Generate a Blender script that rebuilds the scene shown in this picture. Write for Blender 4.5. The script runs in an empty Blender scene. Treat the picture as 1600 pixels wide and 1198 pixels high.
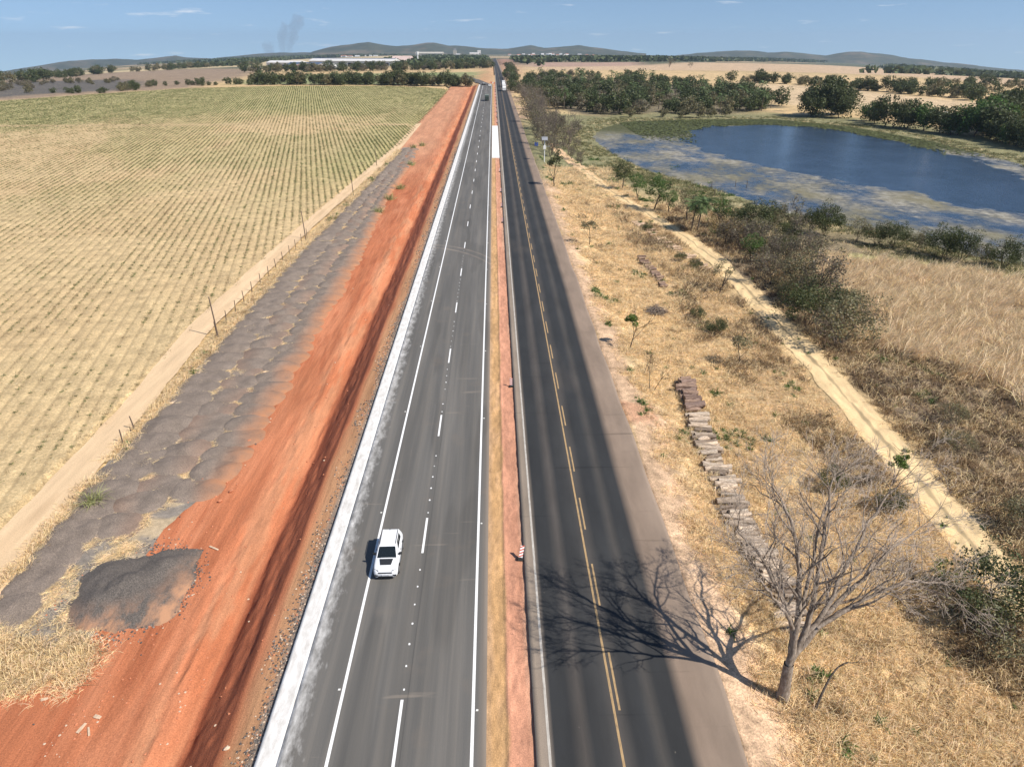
import bpy, math, random
import numpy as np
from mathutils import Vector, Matrix, Euler

# ------------------------------------------------------------------ camera, sky, sun, exposure
SC = bpy.context.scene
COL = SC.collection
R_ = math.radians
CAM_H = 32.0
cam_d = bpy.data.cameras.new('camera')
cam_d.sensor_width = 36.0
cam_d.lens = 24.0
cam_d.clip_start = 0.5
cam_d.clip_end = 40000
cam = bpy.data.objects.new('camera', cam_d)
COL.objects.link(cam)
cam.location = (0, 0, CAM_H)
cam.rotation_euler = (R_(90 - 26.5), 0, R_(-1.4414))
SC.camera = cam

SUN_EL, SUN_AZ = 47.0, -28.0          # azimuth measured from +X (right of the road) towards +Y
sun_vec = Vector((math.cos(R_(SUN_EL)) * math.cos(R_(SUN_AZ)), math.cos(R_(SUN_EL)) * math.sin(R_(SUN_AZ)), math.sin(R_(SUN_EL))))
sl = bpy.data.lights.new('sun', 'SUN')
sl.energy = 4.8
sl.angle = R_(0.53)
sl.color = (1.0, 0.94, 0.85)
so = bpy.data.objects.new('sun', sl)
COL.objects.link(so)
so.rotation_euler = sun_vec.to_track_quat('Z', 'Y').to_euler()

W = bpy.data.worlds.new('World')
SC.world = W
W.use_nodes = True
wn, wl = W.node_tree.nodes, W.node_tree.links
wn.clear()
w_out = wn.new('ShaderNodeOutputWorld')
w_bg = wn.new('ShaderNodeBackground')
w_bg.inputs['Strength'].default_value = 0.10
w_sky = wn.new('ShaderNodeTexSky')
w_sky.sky_type = 'NISHITA'
w_sky.sun_disc = False
w_sky.sun_elevation = R_(SUN_EL)
w_sky.sun_rotation = R_(90 - SUN_AZ)
w_sky.altitude = 560
w_sky.air_density = 1.0
w_sky.dust_density = 0.25
w_sky.ozone_density = 2.6
w_tc = wn.new('ShaderNodeTexCoord')
# the land falls away to the sides, so the sky's own horizon sits a few degrees lower
w_add = wn.new('ShaderNodeVectorMath'); w_add.operation = 'ADD'
w_add.inputs[1].default_value = (0, 0, 0.13)
w_nrm = wn.new('ShaderNodeVectorMath'); w_nrm.operation = 'NORMALIZE'
wl.new(w_tc.outputs['Generated'], w_add.inputs[0])
wl.new(w_add.outputs[0], w_nrm.inputs[0])
wl.new(w_nrm.outputs[0], w_sky.inputs['Vector'])
# small fair weather clouds low over the plain
w_map = wn.new('ShaderNodeMapping'); w_map.inputs['Scale'].default_value = (9, 9, 70)
w_noi = wn.new('ShaderNodeTexNoise'); w_noi.inputs['Scale'].default_value = 2.0
w_noi.inputs['Detail'].default_value = 5; w_noi.inputs['Roughness'].default_value = 0.55
w_rmp = wn.new('ShaderNodeValToRGB')
w_rmp.color_ramp.elements[0].position = 0.635; w_rmp.color_ramp.elements[1].position = 0.80
w_rmp.color_ramp.elements[1].color = (0.6, 0.6, 0.6, 1)
w_mix = wn.new('ShaderNodeMixRGB'); w_mix.inputs[2].default_value = (8.2, 8.3, 8.6, 1)
wl.new(w_tc.outputs['Generated'], w_map.inputs[0]); wl.new(w_map.outputs[0], w_noi.inputs['Vector'])
wl.new(w_noi.outputs['Fac'], w_rmp.inputs[0]); wl.new(w_rmp.outputs[0], w_mix.inputs[0])
wl.new(w_sky.outputs[0], w_mix.inputs[1]); wl.new(w_mix.outputs[0], w_bg.inputs['Color'])
wl.new(w_bg.outputs[0], w_out.inputs['Surface'])

SC.view_settings.view_transform = 'Standard'
SC.view_settings.look = 'None'
SC.view_settings.exposure = 0.3
SC.view_settings.gamma = 1.0
SC.view_settings.use_curve_mapping = False
SC.cycles.max_bounces = 5
SC.cycles.diffuse_bounces = 2
SC.cycles.glossy_bounces = 2
SC.cycles.transmission_bounces = 3
SC.cycles.transparent_max_bounces = 6
SC.cycles.volume_bounces = 0
SC.cycles.caustics_reflective = False
SC.cycles.caustics_refractive = False

random.seed(7)
RNG = np.random.default_rng(11)

# ------------------------------------------------------------------ numeric helpers
def smooth(a, b, x):
    t = np.clip((x - a) / (b - a), 0, 1)
    return t * t * (3 - 2 * t)

def _hash(ix, iy, s):
    h = (ix.astype(np.int64) * 374761393 + iy.astype(np.int64) * 668265263 + s * 1442695041) & 0x7fffffff
    h = ((h ^ (h >> 13)) * 1274126177) & 0x7fffffff
    h = (h ^ (h >> 16)) & 0xffff
    return h / 65535.0

def vnoise(x, y, s=0):
    x = np.asarray(x, float); y = np.asarray(y, float)
    ix, iy = np.floor(x), np.floor(y)
    fx, fy = x - ix, y - iy
    fx = fx * fx * (3 - 2 * fx); fy = fy * fy * (3 - 2 * fy)
    a = _hash(ix, iy, s); b = _hash(ix + 1, iy, s); c = _hash(ix, iy + 1, s); d = _hash(ix + 1, iy + 1, s)
    return (a * (1 - fx) + b * fx) * (1 - fy) + (c * (1 - fx) + d * fx) * fy

def fbm(x, y, s=0, o=4):
    r = 0; a = 0.5; t = 0
    for k in range(o):
        r = r + a * vnoise(np.asarray(x) * 2 ** k, np.asarray(y) * 2 ** k, s + k * 17)
        t += a; a *= 0.5
    return r / t

def in_poly(x, y, poly):
    x = np.asarray(x, float); y = np.asarray(y, float)
    r = np.zeros(x.shape, bool); n = len(poly)
    for i in range(n):
        x0, y0 = poly[i]; x1, y1 = poly[(i + 1) % n]
        if y0 == y1: continue
        c = ((y0 > y) != (y1 > y)) & (x < (x1 - x0) * (y - y0) / (y1 - y0) + x0)
        r ^= c
    return r

def sdist(x, y, poly):
    """signed distance to a polygon, positive inside"""
    x = np.asarray(x, float); y = np.asarray(y, float)
    d = np.full(x.shape, 1e9); n = len(poly)
    for i in range(n):
        x0, y0 = poly[i]; x1, y1 = poly[(i + 1) % n]
        ex, ey = x1 - x0, y1 - y0
        t = np.clip(((x - x0) * ex + (y - y0) * ey) / (ex * ex + ey * ey + 1e-9), 0, 1)
        d = np.minimum(d, np.hypot(x - x0 - t * ex, y - y0 - t * ey))
    return np.where(in_poly(x, y, poly), d, -d)

# ------------------------------------------------------------------ lie of the land
PX = np.array([-400, -45, -40, -34, -25, -20, -18.7, -17.5, -17.1, -14.55, -12.7, -12.2, 12.35, 13.2, 16, 20, 30, 45, 60, 90, 2000.])
PZ = np.array([-1.5, -1.5, -1.5, -1.6, -1.7, -1.75, -1.85, -2.6, -2.65, -.85, -.36, -.24, -.05, -.12, -.6, -1.1, -1.4, -1.7, -2.2, -2.4, -2.4])
POND = [(47.9, 320.9), (60, 345), (71.2, 352.6), (104.5, 359.4), (139.6, 360), (161.4, 323.6), (168.3, 274.7), (163.2, 213.9), (135, 160), (105, 122), (92.6, 114.2), (88.4, 118.3), (83.1, 129.5), (75.4, 142.5), (66.7, 151.7), (60.6, 173.0), (52.2, 194.1), (45.4, 212.4), (40.4, 250.7), (40, 290)]
OPEN = [(84.6, 312.0), (98.1, 328.1), (124.7, 335.2), (142.2, 326.6), (150.6, 306.7), (155.9, 275.0), (152.9, 236.7), (150.6, 213.1), (142.6, 184.9), (128, 158), (119.6, 152.4), (111.4, 162.8), (107.7, 178.6), (99.2, 192.6), (91.3, 208.7), (86.1, 220.8), (79.4, 245.6), (78.0, 276.2)]
POND_Z = -2.25

def drop(x, y):
    R = np.hypot(x, y); t = x / np.maximum(y, 60.)
    q = np.maximum(R - 600, 0); q = q * q / (q + 300)
    return (0.010 + np.where(x < 0, 0.052, 0.043) * np.minimum(t * t, 1.2)) * q

def H0(x, y):
    return np.interp(x, PX, PZ) * (1 - smooth(400, 800, np.asarray(y, float)) * 0.8) - drop(x, y)

def Hn(x, y):
    """land with its small lumps"""
    x = np.asarray(x, float); y = np.asarray(y, float)
    z = H0(x, y)
    m = smooth(13.0, 17, x) * (1 - smooth(250, 400, np.hypot(x, y)))
    z = z + m * ((fbm(x * .35, y * .35, 3, 3) - .5) * .7 + (fbm(x * 1.3, y * 1.3, 5, 2) - .5) * .25)
    red = smooth(-12.9, -14, x) * smooth(-34, -20, x)
    z = z + red * ((fbm(x * .9, y * .1, 8, 3) - .5) * .16)
    rid = smooth(-21, -18.5, x) * smooth(-14.2, -15.5, x)
    z = z + rid * ((fbm(x * 1.1, y * .2, 9, 3) - .5) * .42 + (fbm(x * 3, y * 1.3, 12, 3) - .5) * .2)
    far = smooth(500, 1500, np.hypot(x, y)) * smooth(40, 250, np.abs(x))
    z = z + far * (fbm(x * .002, y * .002, 21, 3) - .5) * 9
    box = (x > 30) & (x < 180) & (y > 100) & (y < 380)
    if np.any(box):
        sd = np.full(x.shape, -99.)
        sd[box] = sdist(x[box], y[box], POND)
        z = np.where(sd > -14, np.minimum(z, np.where(sd > 0, POND_Z - .12 - .03 * np.minimum(sd, 20), POND_Z + .02 - .06 * sd)), z)
    return z

def hz(x, y):
    return float(Hn(np.array([x]), np.array([y]))[0])

# ------------------------------------------------------------------ mesh helpers
def tag(o, label=None, cat=None, group=None, kind=None):
    if label: o['label'] = label
    if cat: o['category'] = cat
    if group: o['group'] = group
    if kind: o['kind'] = kind
    return o

def np_mesh(name, v, f, mat=None, smooth_=False, col=None, attrs=None):
    """v (N,3), f (M,k) array or list of such arrays with the same k"""
    v = np.asarray(v, np.float32); f = np.asarray(f, np.int32)
    mat = getattr(mat, 'mat', mat)
    me = bpy.data.meshes.new(name)
    k = f.shape[1]
    me.vertices.add(len(v)); me.vertices.foreach_set('co', v.ravel())
    me.loops.add(f.size); me.loops.foreach_set('vertex_index', f.ravel())
    me.polygons.add(len(f)); me.polygons.foreach_set('loop_start', np.arange(0, f.size, k, dtype=np.int32))
    if smooth_:
        me.polygons.foreach_set('use_smooth', np.ones(len(f), bool))
    if col is not None:
        a = me.color_attributes.new('Col', 'FLOAT_COLOR', 'POINT')
        c4 = np.ones((len(v), 4), np.float32); c4[:, :3] = col
        a.data.foreach_set('color', c4.ravel())
    for n_, arr in (attrs or {}).items():
        a = me.attributes.new(n_, 'FLOAT', 'POINT'); a.data.foreach_set('value', np.asarray(arr, np.float32).ravel())
    me.update(calc_edges=True)
    me.validate()
    if mat: me.materials.append(mat)
    return me

def link(name, me, parent=None, loc=None, rz=0, sc=None, rot=None):
    o = bpy.data.objects.new(name, me)
    COL.objects.link(o)
    if parent: o.parent = parent
    if loc is not None: o.location = loc
    if rot is not None: o.rotation_euler = rot
    elif rz: o.rotation_euler = (0, 0, rz)
    if sc is not None: o.scale = sc if hasattr(sc, '__len__') else (sc, sc, sc)
    return o

def grid_faces(nu, nv):
    i = np.arange(nu - 1)[:, None]; j = np.arange(nv - 1)[None, :]
    a = (i * nv + j).ravel()
    return np.stack([a, a + nv, a + nv + 1, a + 1], 1)

class MB:
    """collects boxes, prisms and tubes into one mesh"""
    def __init__(s): s.v = []; s.f = []; s.m = []
    def add(s, vs, fs, mi=0):
        b = len(s.v); s.v += [tuple(p) for p in vs]; s.f += [tuple(b + i for i in q) for q in fs]; s.m += [mi] * len(fs); return s
    def box(s, x0, x1, y0, y1, z0, z1, mi=0):
        s.add([(x0, y0, z0), (x1, y0, z0), (x1, y1, z0), (x0, y1, z0), (x0, y0, z1), (x1, y0, z1), (x1, y1, z1), (x0, y1, z1)],
              [(0, 3, 2, 1), (4, 5, 6, 7), (0, 1, 5, 4), (1, 2, 6, 5), (2, 3, 7, 6), (3, 0, 4, 7)], mi); return s
    def loft(s, rings, caps=True, mi=0):
        n = len(rings[0]); b = len(s.v)
        for r in rings: s.v += [tuple(p) for p in r]
        for k in range(len(rings) - 1):
            for i in range(n):
                j = (i + 1) % n
                s.f.append((b + k * n + i, b + k * n + j, b + (k + 1) * n + j, b + (k + 1) * n + i)); s.m.append(mi)
        if caps:
            s.f.append(tuple(b + i for i in reversed(range(n)))); s.m.append(mi)
            s.f.append(tuple(b + (len(rings) - 1) * n + i for i in range(n))); s.m.append(mi)
        return s
    def tube(s, p, r, n=6, caps=True, mi=0):
        p = [Vector(q) for q in p]; rings = []
        ref = None
        for i, q in enumerate(p):
            d = (p[min(i + 1, len(p) - 1)] - p[max(i - 1, 0)]).normalized()
            if ref is None:
                ref = Vector((0, 0, 1)) if abs(d.z) < .9 else Vector((1, 0, 0))
            u = d.cross(ref).normalized(); w = u.cross(d).normalized(); ref = w
            rr = r[i] if hasattr(r, '__len__') else r
            rings.append([q + (u * math.cos(a) + w * math.sin(a)) * rr for a in [2 * math.pi * k / n for k in range(n)]])
        return s.loft(rings, caps, mi)
    def mesh(s, name, mats, smooth_=False):
        me = bpy.data.meshes.new(name); me.from_pydata(s.v, [], s.f)
        for m in (mats if isinstance(mats, (list, tuple)) else [mats]): me.materials.append(getattr(m, 'mat', m))
        me.polygons.foreach_set('material_index', s.m)
        if smooth_: me.polygons.foreach_set('use_smooth', [True] * len(s.f))
        me.update(); return me
    def build(s, name, mats, parent=None, loc=None, rz=0, smooth_=False):
        return link(name, s.mesh(name, mats, smooth_), parent, loc, rz)

def empty(name, loc=(0, 0, 0), rz=0, sc=None):
    return link(name, None, None, loc, rz, sc)

def ordinal(n):
    sfx = 'th' if 10 <= n % 100 <= 20 else {1: 'st', 2: 'nd', 3: 'rd'}.get(n % 10, 'th')
    return '%d%s' % (n, sfx)

# ------------------------------------------------------------------ material helpers
class NT:
    def __init__(s, name):
        s.mat = bpy.data.materials.new(name); s.mat.use_nodes = True
        s.t = s.mat.node_tree; s.b = s.t.nodes['Principled BSDF']
        s.b.inputs['Roughness'].default_value = .9
        s.b.inputs['Specular IOR Level'].default_value = .25
    def n(s, typ, **k):
        q = s.t.nodes.new(typ)
        for a, v in k.items():
            if a.startswith('i_'):
                key = a[2:].replace('_', ' ')
                s.put(v, q.inputs[key])
            else: setattr(q, a, v)
        return q
    def put(s, v, sock):
        if isinstance(v, bpy.types.NodeSocket): s.t.links.new(v, sock)
        elif isinstance(v, bpy.types.Node): s.t.links.new(v.outputs[0], sock)
        else: sock.default_value = v
    def obj(s):
        return s.n('ShaderNodeTexCoord').outputs['Object']
    def pos(s):
        return s.n('ShaderNodeNewGeometry').outputs['Position']
    def mapped(s, src, sc, rot=(0, 0, 0)):
        m = s.n('ShaderNodeMapping'); s.put(src, m.inputs['Vector']); m.inputs['Scale'].default_value = sc; m.inputs['Rotation'].default_value = rot
        return m.outputs[0]
    def noise(s, vec, scale, detail=4, rough=.55):
        q = s.n('ShaderNodeTexNoise'); s.put(vec, q.inputs['Vector']); q.inputs['Scale'].default_value = scale
        q.inputs['Detail'].default_value = detail; q.inputs['Roughness'].default_value = rough
        return q.outputs['Fac']
    def ramp(s, fac, stops, interp='LINEAR'):
        q = s.n('ShaderNodeValToRGB'); s.put(fac, q.inputs[0]); cr = q.color_ramp; cr.interpolation = interp
        while len(cr.elements) < len(stops): cr.elements.new(.5)
        for e, (p, c) in zip(cr.elements, stops):
            e.position = p
            e.color = (c, c, c, 1) if not hasattr(c, '__len__') else (*c[:3], 1)
        return q.outputs[0]
    def mix(s, fac, a, b, mode='MIX'):
        q = s.n('ShaderNodeMixRGB', blend_type=mode); s.put(fac, q.inputs[0])
        for v, k in ((a, 1), (b, 2)):
            if isinstance(v, tuple): v = (*v[:3], 1)
            s.put(v, q.inputs[k])
        return q.outputs[0]
    def math(s, op, a, b=0.):
        q = s.n('ShaderNodeMath', operation=op); s.put(a, q.inputs[0]); s.put(b, q.inputs[1]); return q.outputs[0]
    def attr(s, name):
        return s.n('ShaderNodeAttribute', attribute_name=name)
    def bump(s, hgt, strength=.5, dist=.05):
        q = s.n('ShaderNodeBump'); s.put(hgt, q.inputs['Height']); q.inputs['Strength'].default_value = strength; q.inputs['Distance'].default_value = dist
        s.t.links.new(q.outputs[0], s.b.inputs['Normal'])
    def base(s, c):
        if isinstance(c, tuple): c = (*c[:3], 1)
        s.put(c, s.b.inputs['Base Color'])

def plain(name, c, rough=.7, spec=.25, metal=0., var=.18, scale=6.):
    m = NT(name); f = m.noise(m.obj(), scale, 4)
    k = m.ramp(f, [(.25, 1 - var), (.75, 1 + var)])
    m.base(m.mix(1., c, k, 'MULTIPLY'))
    m.b.inputs['Roughness'].default_value = rough; m.b.inputs['Specular IOR Level'].default_value = spec; m.b.inputs['Metallic'].default_value = metal
    return m.mat

def soil(name, s_big=.12, s_mid=1.3, s_fine=9., amp=(.25, .35, .4), stretch=(1, 1, 1), bump=.6, bdist=.08, fleck=None):
    """earth whose mean colour is the land cover colour stored on the mesh"""
    m = NT(name); p = m.pos(); c = m.attr('Col').outputs['Color']
    q = m.mapped(p, stretch)
    n1 = m.noise(q, s_big, 3); n2 = m.noise(q, s_mid, 5, .6); n3 = m.noise(p, s_fine, 4, .65)
    for n_, a in ((n1, amp[0]), (n2, amp[1]), (n3, amp[2])):
        c = m.mix(1., c, m.ramp(n_, [(.28, 1 - a), (.72, 1 + a)]), 'MULTIPLY')
    if fleck:
        fn = m.noise(p, fleck[0], 2, .5)
        c = m.mix(m.ramp(fn, [(fleck[1], 0.), (fleck[1] + .06, 1.)]), c, fleck[2])
    m.base(c)
    m.bump(m.math('ADD', m.math('MULTIPLY', n2, .7), m.math('MULTIPLY', n3, .5)), bump, bdist)
    return m.mat

def leafmat(name, c, tr=.25, var=.45):
    m = NT(name)
    a = m.attr('Col').outputs['Color']
    f = m.noise(m.obj(), .9, 2)
    cc = m.mix(1., m.mix(1., c, a, 'MULTIPLY'), m.ramp(f, [(.3, 1 - var), (.7, 1 + var)]), 'MULTIPLY')
    m.base(cc); m.b.inputs['Roughness'].default_value = .55; m.b.inputs['Specular IOR Level'].default_value = .3
    t = m.n('ShaderNodeBsdfTranslucent'); m.put(cc, t.inputs[0])
    mx = m.n('ShaderNodeMixShader'); mx.inputs[0].default_value = tr
    m.t.links.new(m.b.outputs[0], mx.inputs[1]); m.t.links.new(t.outputs[0], mx.inputs[2])
    m.t.links.new(mx.outputs[0], m.t.nodes['Material Output'].inputs[0])
    return m.mat
# ------------------------------------------------------------------ the land
FIELD = [(-39.0, 20), (-39.3, 62), (-41.0, 86), (-41.0, 125), (-39.6, 170), (-37.6, 230), (-35.6, 270), (-35.2, 400), (-35.5, 590), (-60, 618), (-93, 634), (-175, 638), (-247, 612), (-290, 540), (-317, 482), (-420, 420), (-420, 20)]
WOOD = [(30, 500), (33, 420), (48, 384), (79, 390), (105, 384), (150, 400), (172, 430), (184, 520), (184, 590), (140, 700), (77, 815), (32, 760), (24, 620)]
def tint(col, m, c):
    m = np.asarray(m)[..., None]
    return col * (1 - m) + np.array(c) * m

def land_colour(x, y):
    w = 1 + np.hypot(x, y) / 60
    xx = x + (fbm(x * .09, y * .09, 31, 3) - .5) * 5 * np.minimum(w, 8) * .5
    yy = y + (fbm(x * .09, y * .09, 32, 3) - .5) * 9 * np.minimum(w, 8) * .5
    n = fbm(x * .35, y * .35, 33, 4); nb = fbm(x * .05, y * .05, 34, 3)
    c = np.ones(x.shape + (3,)) * np.array((.54, .385, .20))
    far = smooth(900, 1700, np.hypot(x, y))
    nf = fbm(x * .0022, y * .0016, 35, 4)
    c = tint(c, far * smooth(.42, .52, nf), (.085, .095, .055))
    c = tint(c, far * smooth(.5, .42, nf), (.36, .27, .16))
    c = tint(c, smooth(13, 15, xx) * smooth(22, 17, xx) * (y < 300), (.66, .48, .26))
    c = tint(c, smooth(16.2, 14.5, xx) * smooth(11, 12, xx) * (y < 700), (.55, .37, .235))
    c = tint(c, (x > 12) * (x < 15.5) * smooth(.56, .66, vnoise(x * .2, y * .12, 77)) * (y < 60) * .55, (.46, .21, .12))
    c = tint(c, smooth(24, 28, xx) * smooth(36, 33, xx) * (y < 160) * smooth(.33, .52, n) * .85, (.33, .225, .125))
    c = tint(c, smooth(38, 40, xx) * smooth(170, 120, yy), (.25, .185, .115))
    c = tint(c, smooth(38, 40, xx) * smooth(170, 120, yy) * smooth(.45, .7, nb), (.17, .125, .085))
    c = tint(c, smooth(-2, 2, sdist(xx, yy, [(46, 84), (50, 112), (58, 120), (85, 105), (110, 92), (110, 50), (54, 58)])), (.36, .27, .175))
    g = sdist(xx, yy, [(60, 118), (86, 101), (115, 84), (118, 95), (95, 108), (62, 124)])
    c = tint(c, smooth(-2, 2, g) * .9, (.34, .32, .12))
    # ground round the pond and marsh on its far bank
    near = (x > 0) & (x < 260) & (y > 80) & (y < 480)
    sd = np.full(x.shape, -99.); sd[near] = sdist(xx[near], yy[near], POND)
    c = tint(c, smooth(-30, -6, sd) * smooth(90, 160, y) * .85, (.235, .215, .115))
    c = tint(c, smooth(-6, -1, sd), (.19, .185, .095))
    c = tint(c, smooth(20, 26, xx) * smooth(60, 40, xx) * smooth(200, 235, yy) * smooth(420, 370, yy) * .7, (.26, .25, .13))
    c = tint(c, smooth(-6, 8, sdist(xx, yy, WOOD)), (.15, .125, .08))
    tan = (.54, .40, .245)
    for poly, cc in (
        ([(144, 1300), (606, 2150), (1117, 2500), (1000, 1500), (822, 1136), (497, 685), (572, 1050), (412, 1116), (217, 1104), (90, 1080), (36, 1180)], (.50, .355, .225)),
        ([(226, 707), (272, 655), (298, 540), (315, 428), (400, 430), (380, 240), (259, 300), (231, 370), (207, 435), (185, 440), (190, 520)], tan),
        ([(331, 451), (520, 680), (822, 1136), (900, 1000), (700, 500)], (.45, .34, .2)),
        ([(-230, 668), (-268, 901), (-98, 965), (-12, 1000), (-10, 850), (-18, 700), (-60, 655)], (.235, .26, .115)),
        ([(-420, 430), (-317, 486), (-290, 545), (-247, 620), (-290, 900), (-400, 1290), (-600, 1610), (-704, 1464), (-792, 1219), (-700, 800)], (.27, .195, .135)),
        ([(-343, 500), (-323, 549), (-290, 590), (-324, 705), (-420, 860), (-588, 904)], (.10, .092, .085)),
        ([(-900, 1490), (-971, 2219), (-982, 3150), (-572, 5215), (-309, 2815), (-574, 1838), (-690, 1480), (-775, 1400)], (.52, .41, .24)),
        ([(-16, 610), (-14, 790), (-4, 1250), (2, 1250), (1.6, 640)], (.46, .24, .13)),
        ([(14, 900), (14, 2600), (60, 2600), (30, 900)], (.40, .2, .14)),
        ([(13, 640), (13, 900), (26, 900), (22, 560)], (.42, .28, .18)),
        ([(60, 1300), (75, 1780), (376, 1922), (300, 1500), (140, 1310)], (.38, .25, .19)),
    ):
        s = sdist(xx, yy, poly)
        c = tint(c, smooth(-4, 4, s / np.maximum(1, w * .3)), cc)
    c = tint(c, smooth(-46, -30, sd) * smooth(150, 200, y), (.20, .19, .095))
    c = c * (0.74 + .52 * n)[..., None]
    return c

def field_colour(x, y):
    n = fbm(x * .05, y * .05, 41, 4); nb = fbm(x * .012, y * .02, 42, 3)
    c = np.ones(x.shape + (3,)) * np.array((.57, .42, .225))
    c = tint(c, smooth(.4, .65, n) * .45, (.47, .325, .17))
    gre = field_green(x, y)
    c = tint(c, gre * .85, (.29, .30, .115))
    u = np.abs(y - 331 + x * .02 + 3 * np.sin(x * .02)); c = tint(c, smooth(4.5, 2.5, u) * .8, (.5, .37, .2))
    return c * (.9 + .2 * n)[..., None]

def field_green(x, y):
    n = fbm(x * .03, y * .015, 43, 4)
    g = smooth(330, 440, y - (x + 40) * .25 + (n - .5) * 150) * .75
    g = np.maximum(g, smooth(-70, -45, x) * smooth(140, 230, y) * .65)
    g = np.maximum(g, .35 * smooth(.5, .62, n) * smooth(120, 220, y))
    u = np.abs(y - 331 + x * .02 + 3 * np.sin(x * .02))
    return g * smooth(2.5, 5, u)

m_ground = soil('dry_land', .1, 1.1, 8, (.18, .42, .45), (1, 1, 1), .9, .12, (14, .62, (.55, .43, .24)))
m_fm = NT('crop_field')
_p = m_fm.pos(); _s = m_fm.n('ShaderNodeSeparateXYZ'); m_fm.put(_p, _s.inputs[0])
_u = m_fm.math('ADD', m_fm.math('MULTIPLY', _s.outputs[0], .9716 * 2 * math.pi / 1.5), m_fm.math('MULTIPLY', _s.outputs[1], .2368 * 2 * math.pi / 1.5))
_u = m_fm.math('ADD', _u, m_fm.math('MULTIPLY', m_fm.noise(_p, .8, 3), .9))
_w = m_fm.math('SINE', _u)
_n1 = m_fm.noise(_p, .5, 5, .65); _n2 = m_fm.noise(_p, 5, 4, .7)
_c = m_fm.attr('Col').outputs['Color']
_c = m_fm.mix(1., _c, m_fm.ramp(_n1, [(.3, .72), (.7, 1.25)]), 'MULTIPLY')
_c = m_fm.mix(1., _c, m_fm.ramp(_n2, [(.3, .66), (.7, 1.34)]), 'MULTIPLY')
_c = m_fm.mix(m_fm.math('MULTIPLY', m_fm.ramp(_w, [(.55, 0.), (.98, 1.)]), .45), _c, (.29, .21, .11))
_c = m_fm.mix(m_fm.ramp(m_fm.noise(m_fm.mapped(_p, (1, .6, 1), (0, 0, .24)), 3.3, 3, .6), [(.60, 0.), (.70, .7)]), _c, (.62, .51, .32))
m_fm.base(_c); m_fm.bump(m_fm.math('ADD', m_fm.math('MULTIPLY', _w, -.35), _n2), .6, .12)

NA, NR = 600, 720
az = np.linspace(R_(-76), R_(76), NA); rr = np.geomspace(7, 8600, NR)
A, RR = np.meshgrid(az, rr, indexing='ij')
gx, gy = RR * np.sin(A), RR * np.cos(A)
gz = Hn(gx, gy)
cov = (gx < 12.3) & (gx > -39) & (gy < 640) | (gx > 1.9) & (gx < 12.25) & (gy < 2700)
gz = np.where(cov, gz - .12 - .0022 * RR, gz)
gv = np.stack([gx, gy, gz], -1).reshape(-1, 3)
gf = grid_faces(NA, NR)[:, ::-1]
fc = gv[gf].mean(1)
isf = in_poly(fc[:, 0], fc[:, 1], FIELD)
def submesh(name, mask, mat, colfn):
    f = gf[mask]; used = np.unique(f); remap = np.zeros(len(gv), np.int32); remap[used] = np.arange(len(used))
    v = gv[used]
    return np_mesh(name, v, remap[f], mat, True, colfn(v[:, 0].astype(float), v[:, 1].astype(float)))
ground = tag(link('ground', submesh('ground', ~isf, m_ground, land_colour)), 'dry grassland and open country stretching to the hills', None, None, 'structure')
crop_field = tag(link('crop_field', submesh('crop_field', isf, m_fm.mat, field_colour)), 'stubble field with rows of young crop', None, None, 'structure')

# ------------------------------------------------------------------ strips along the road
def wob(y, s, amp, fr):
    return (fbm(np.asarray(y) * fr, np.zeros_like(np.asarray(y, float)) + s * 3.1, s, 3) - .5) * 2 * amp

def strip(name, xl, xr, y0, y1, nx, ny, mat, colfn=None, z=0., zfn=Hn, skirt=0., kind='structure', label=None, parent=None, rag=None):
    ys = np.geomspace(y0, y1, ny)
    L = np.array([xl(t) if callable(xl) else xl for t in ys]); Rr = np.array([xr(t) if callable(xr) else xr for t in ys])
    if rag:
        L = L + wob(ys, rag[0], rag[1], rag[2]) + wob(ys, rag[0] + 5, rag[1] * .4, rag[2] * 5)
        Rr = Rr + wob(ys, rag[0] + 9, rag[1], rag[2]) + wob(ys, rag[0] + 3, rag[1] * .4, rag[2] * 5)
    u = np.linspace(0, 1, nx)
    X = L[None, :] * (1 - u[:, None]) + Rr[None, :] * u[:, None]; Y = np.repeat(ys[None, :], nx, 0)
    Z = zfn(X, Y) + z
    if skirt:
        X = np.concatenate([X[:1], X, X[-1:]]); Y = np.concatenate([Y[:1], Y, Y[-1:]])
        Z = np.concatenate([Z[:1] - skirt, Z, Z[-1:] - skirt])
    v = np.stack([X, Y, Z], -1).reshape(-1, 3); f = grid_faces(X.shape[0], X.shape[1])
    me = np_mesh(name, v, f, mat, True, colfn(v[:, 0], v[:, 1]) if colfn else None, {'across': np.repeat(np.linspace(0, 1, X.shape[0])[:, None], len(ys), 1)})
    o = link(name, me, parent)
    if not parent: tag(o, label, None, None, kind)
    return o

def ip(pts):
    a = np.array(pts, float)
    return lambda t: float(np.interp(t, a[:, 0], a[:, 1]))

def road_z(x, y):
    return -drop(x, y)

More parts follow.
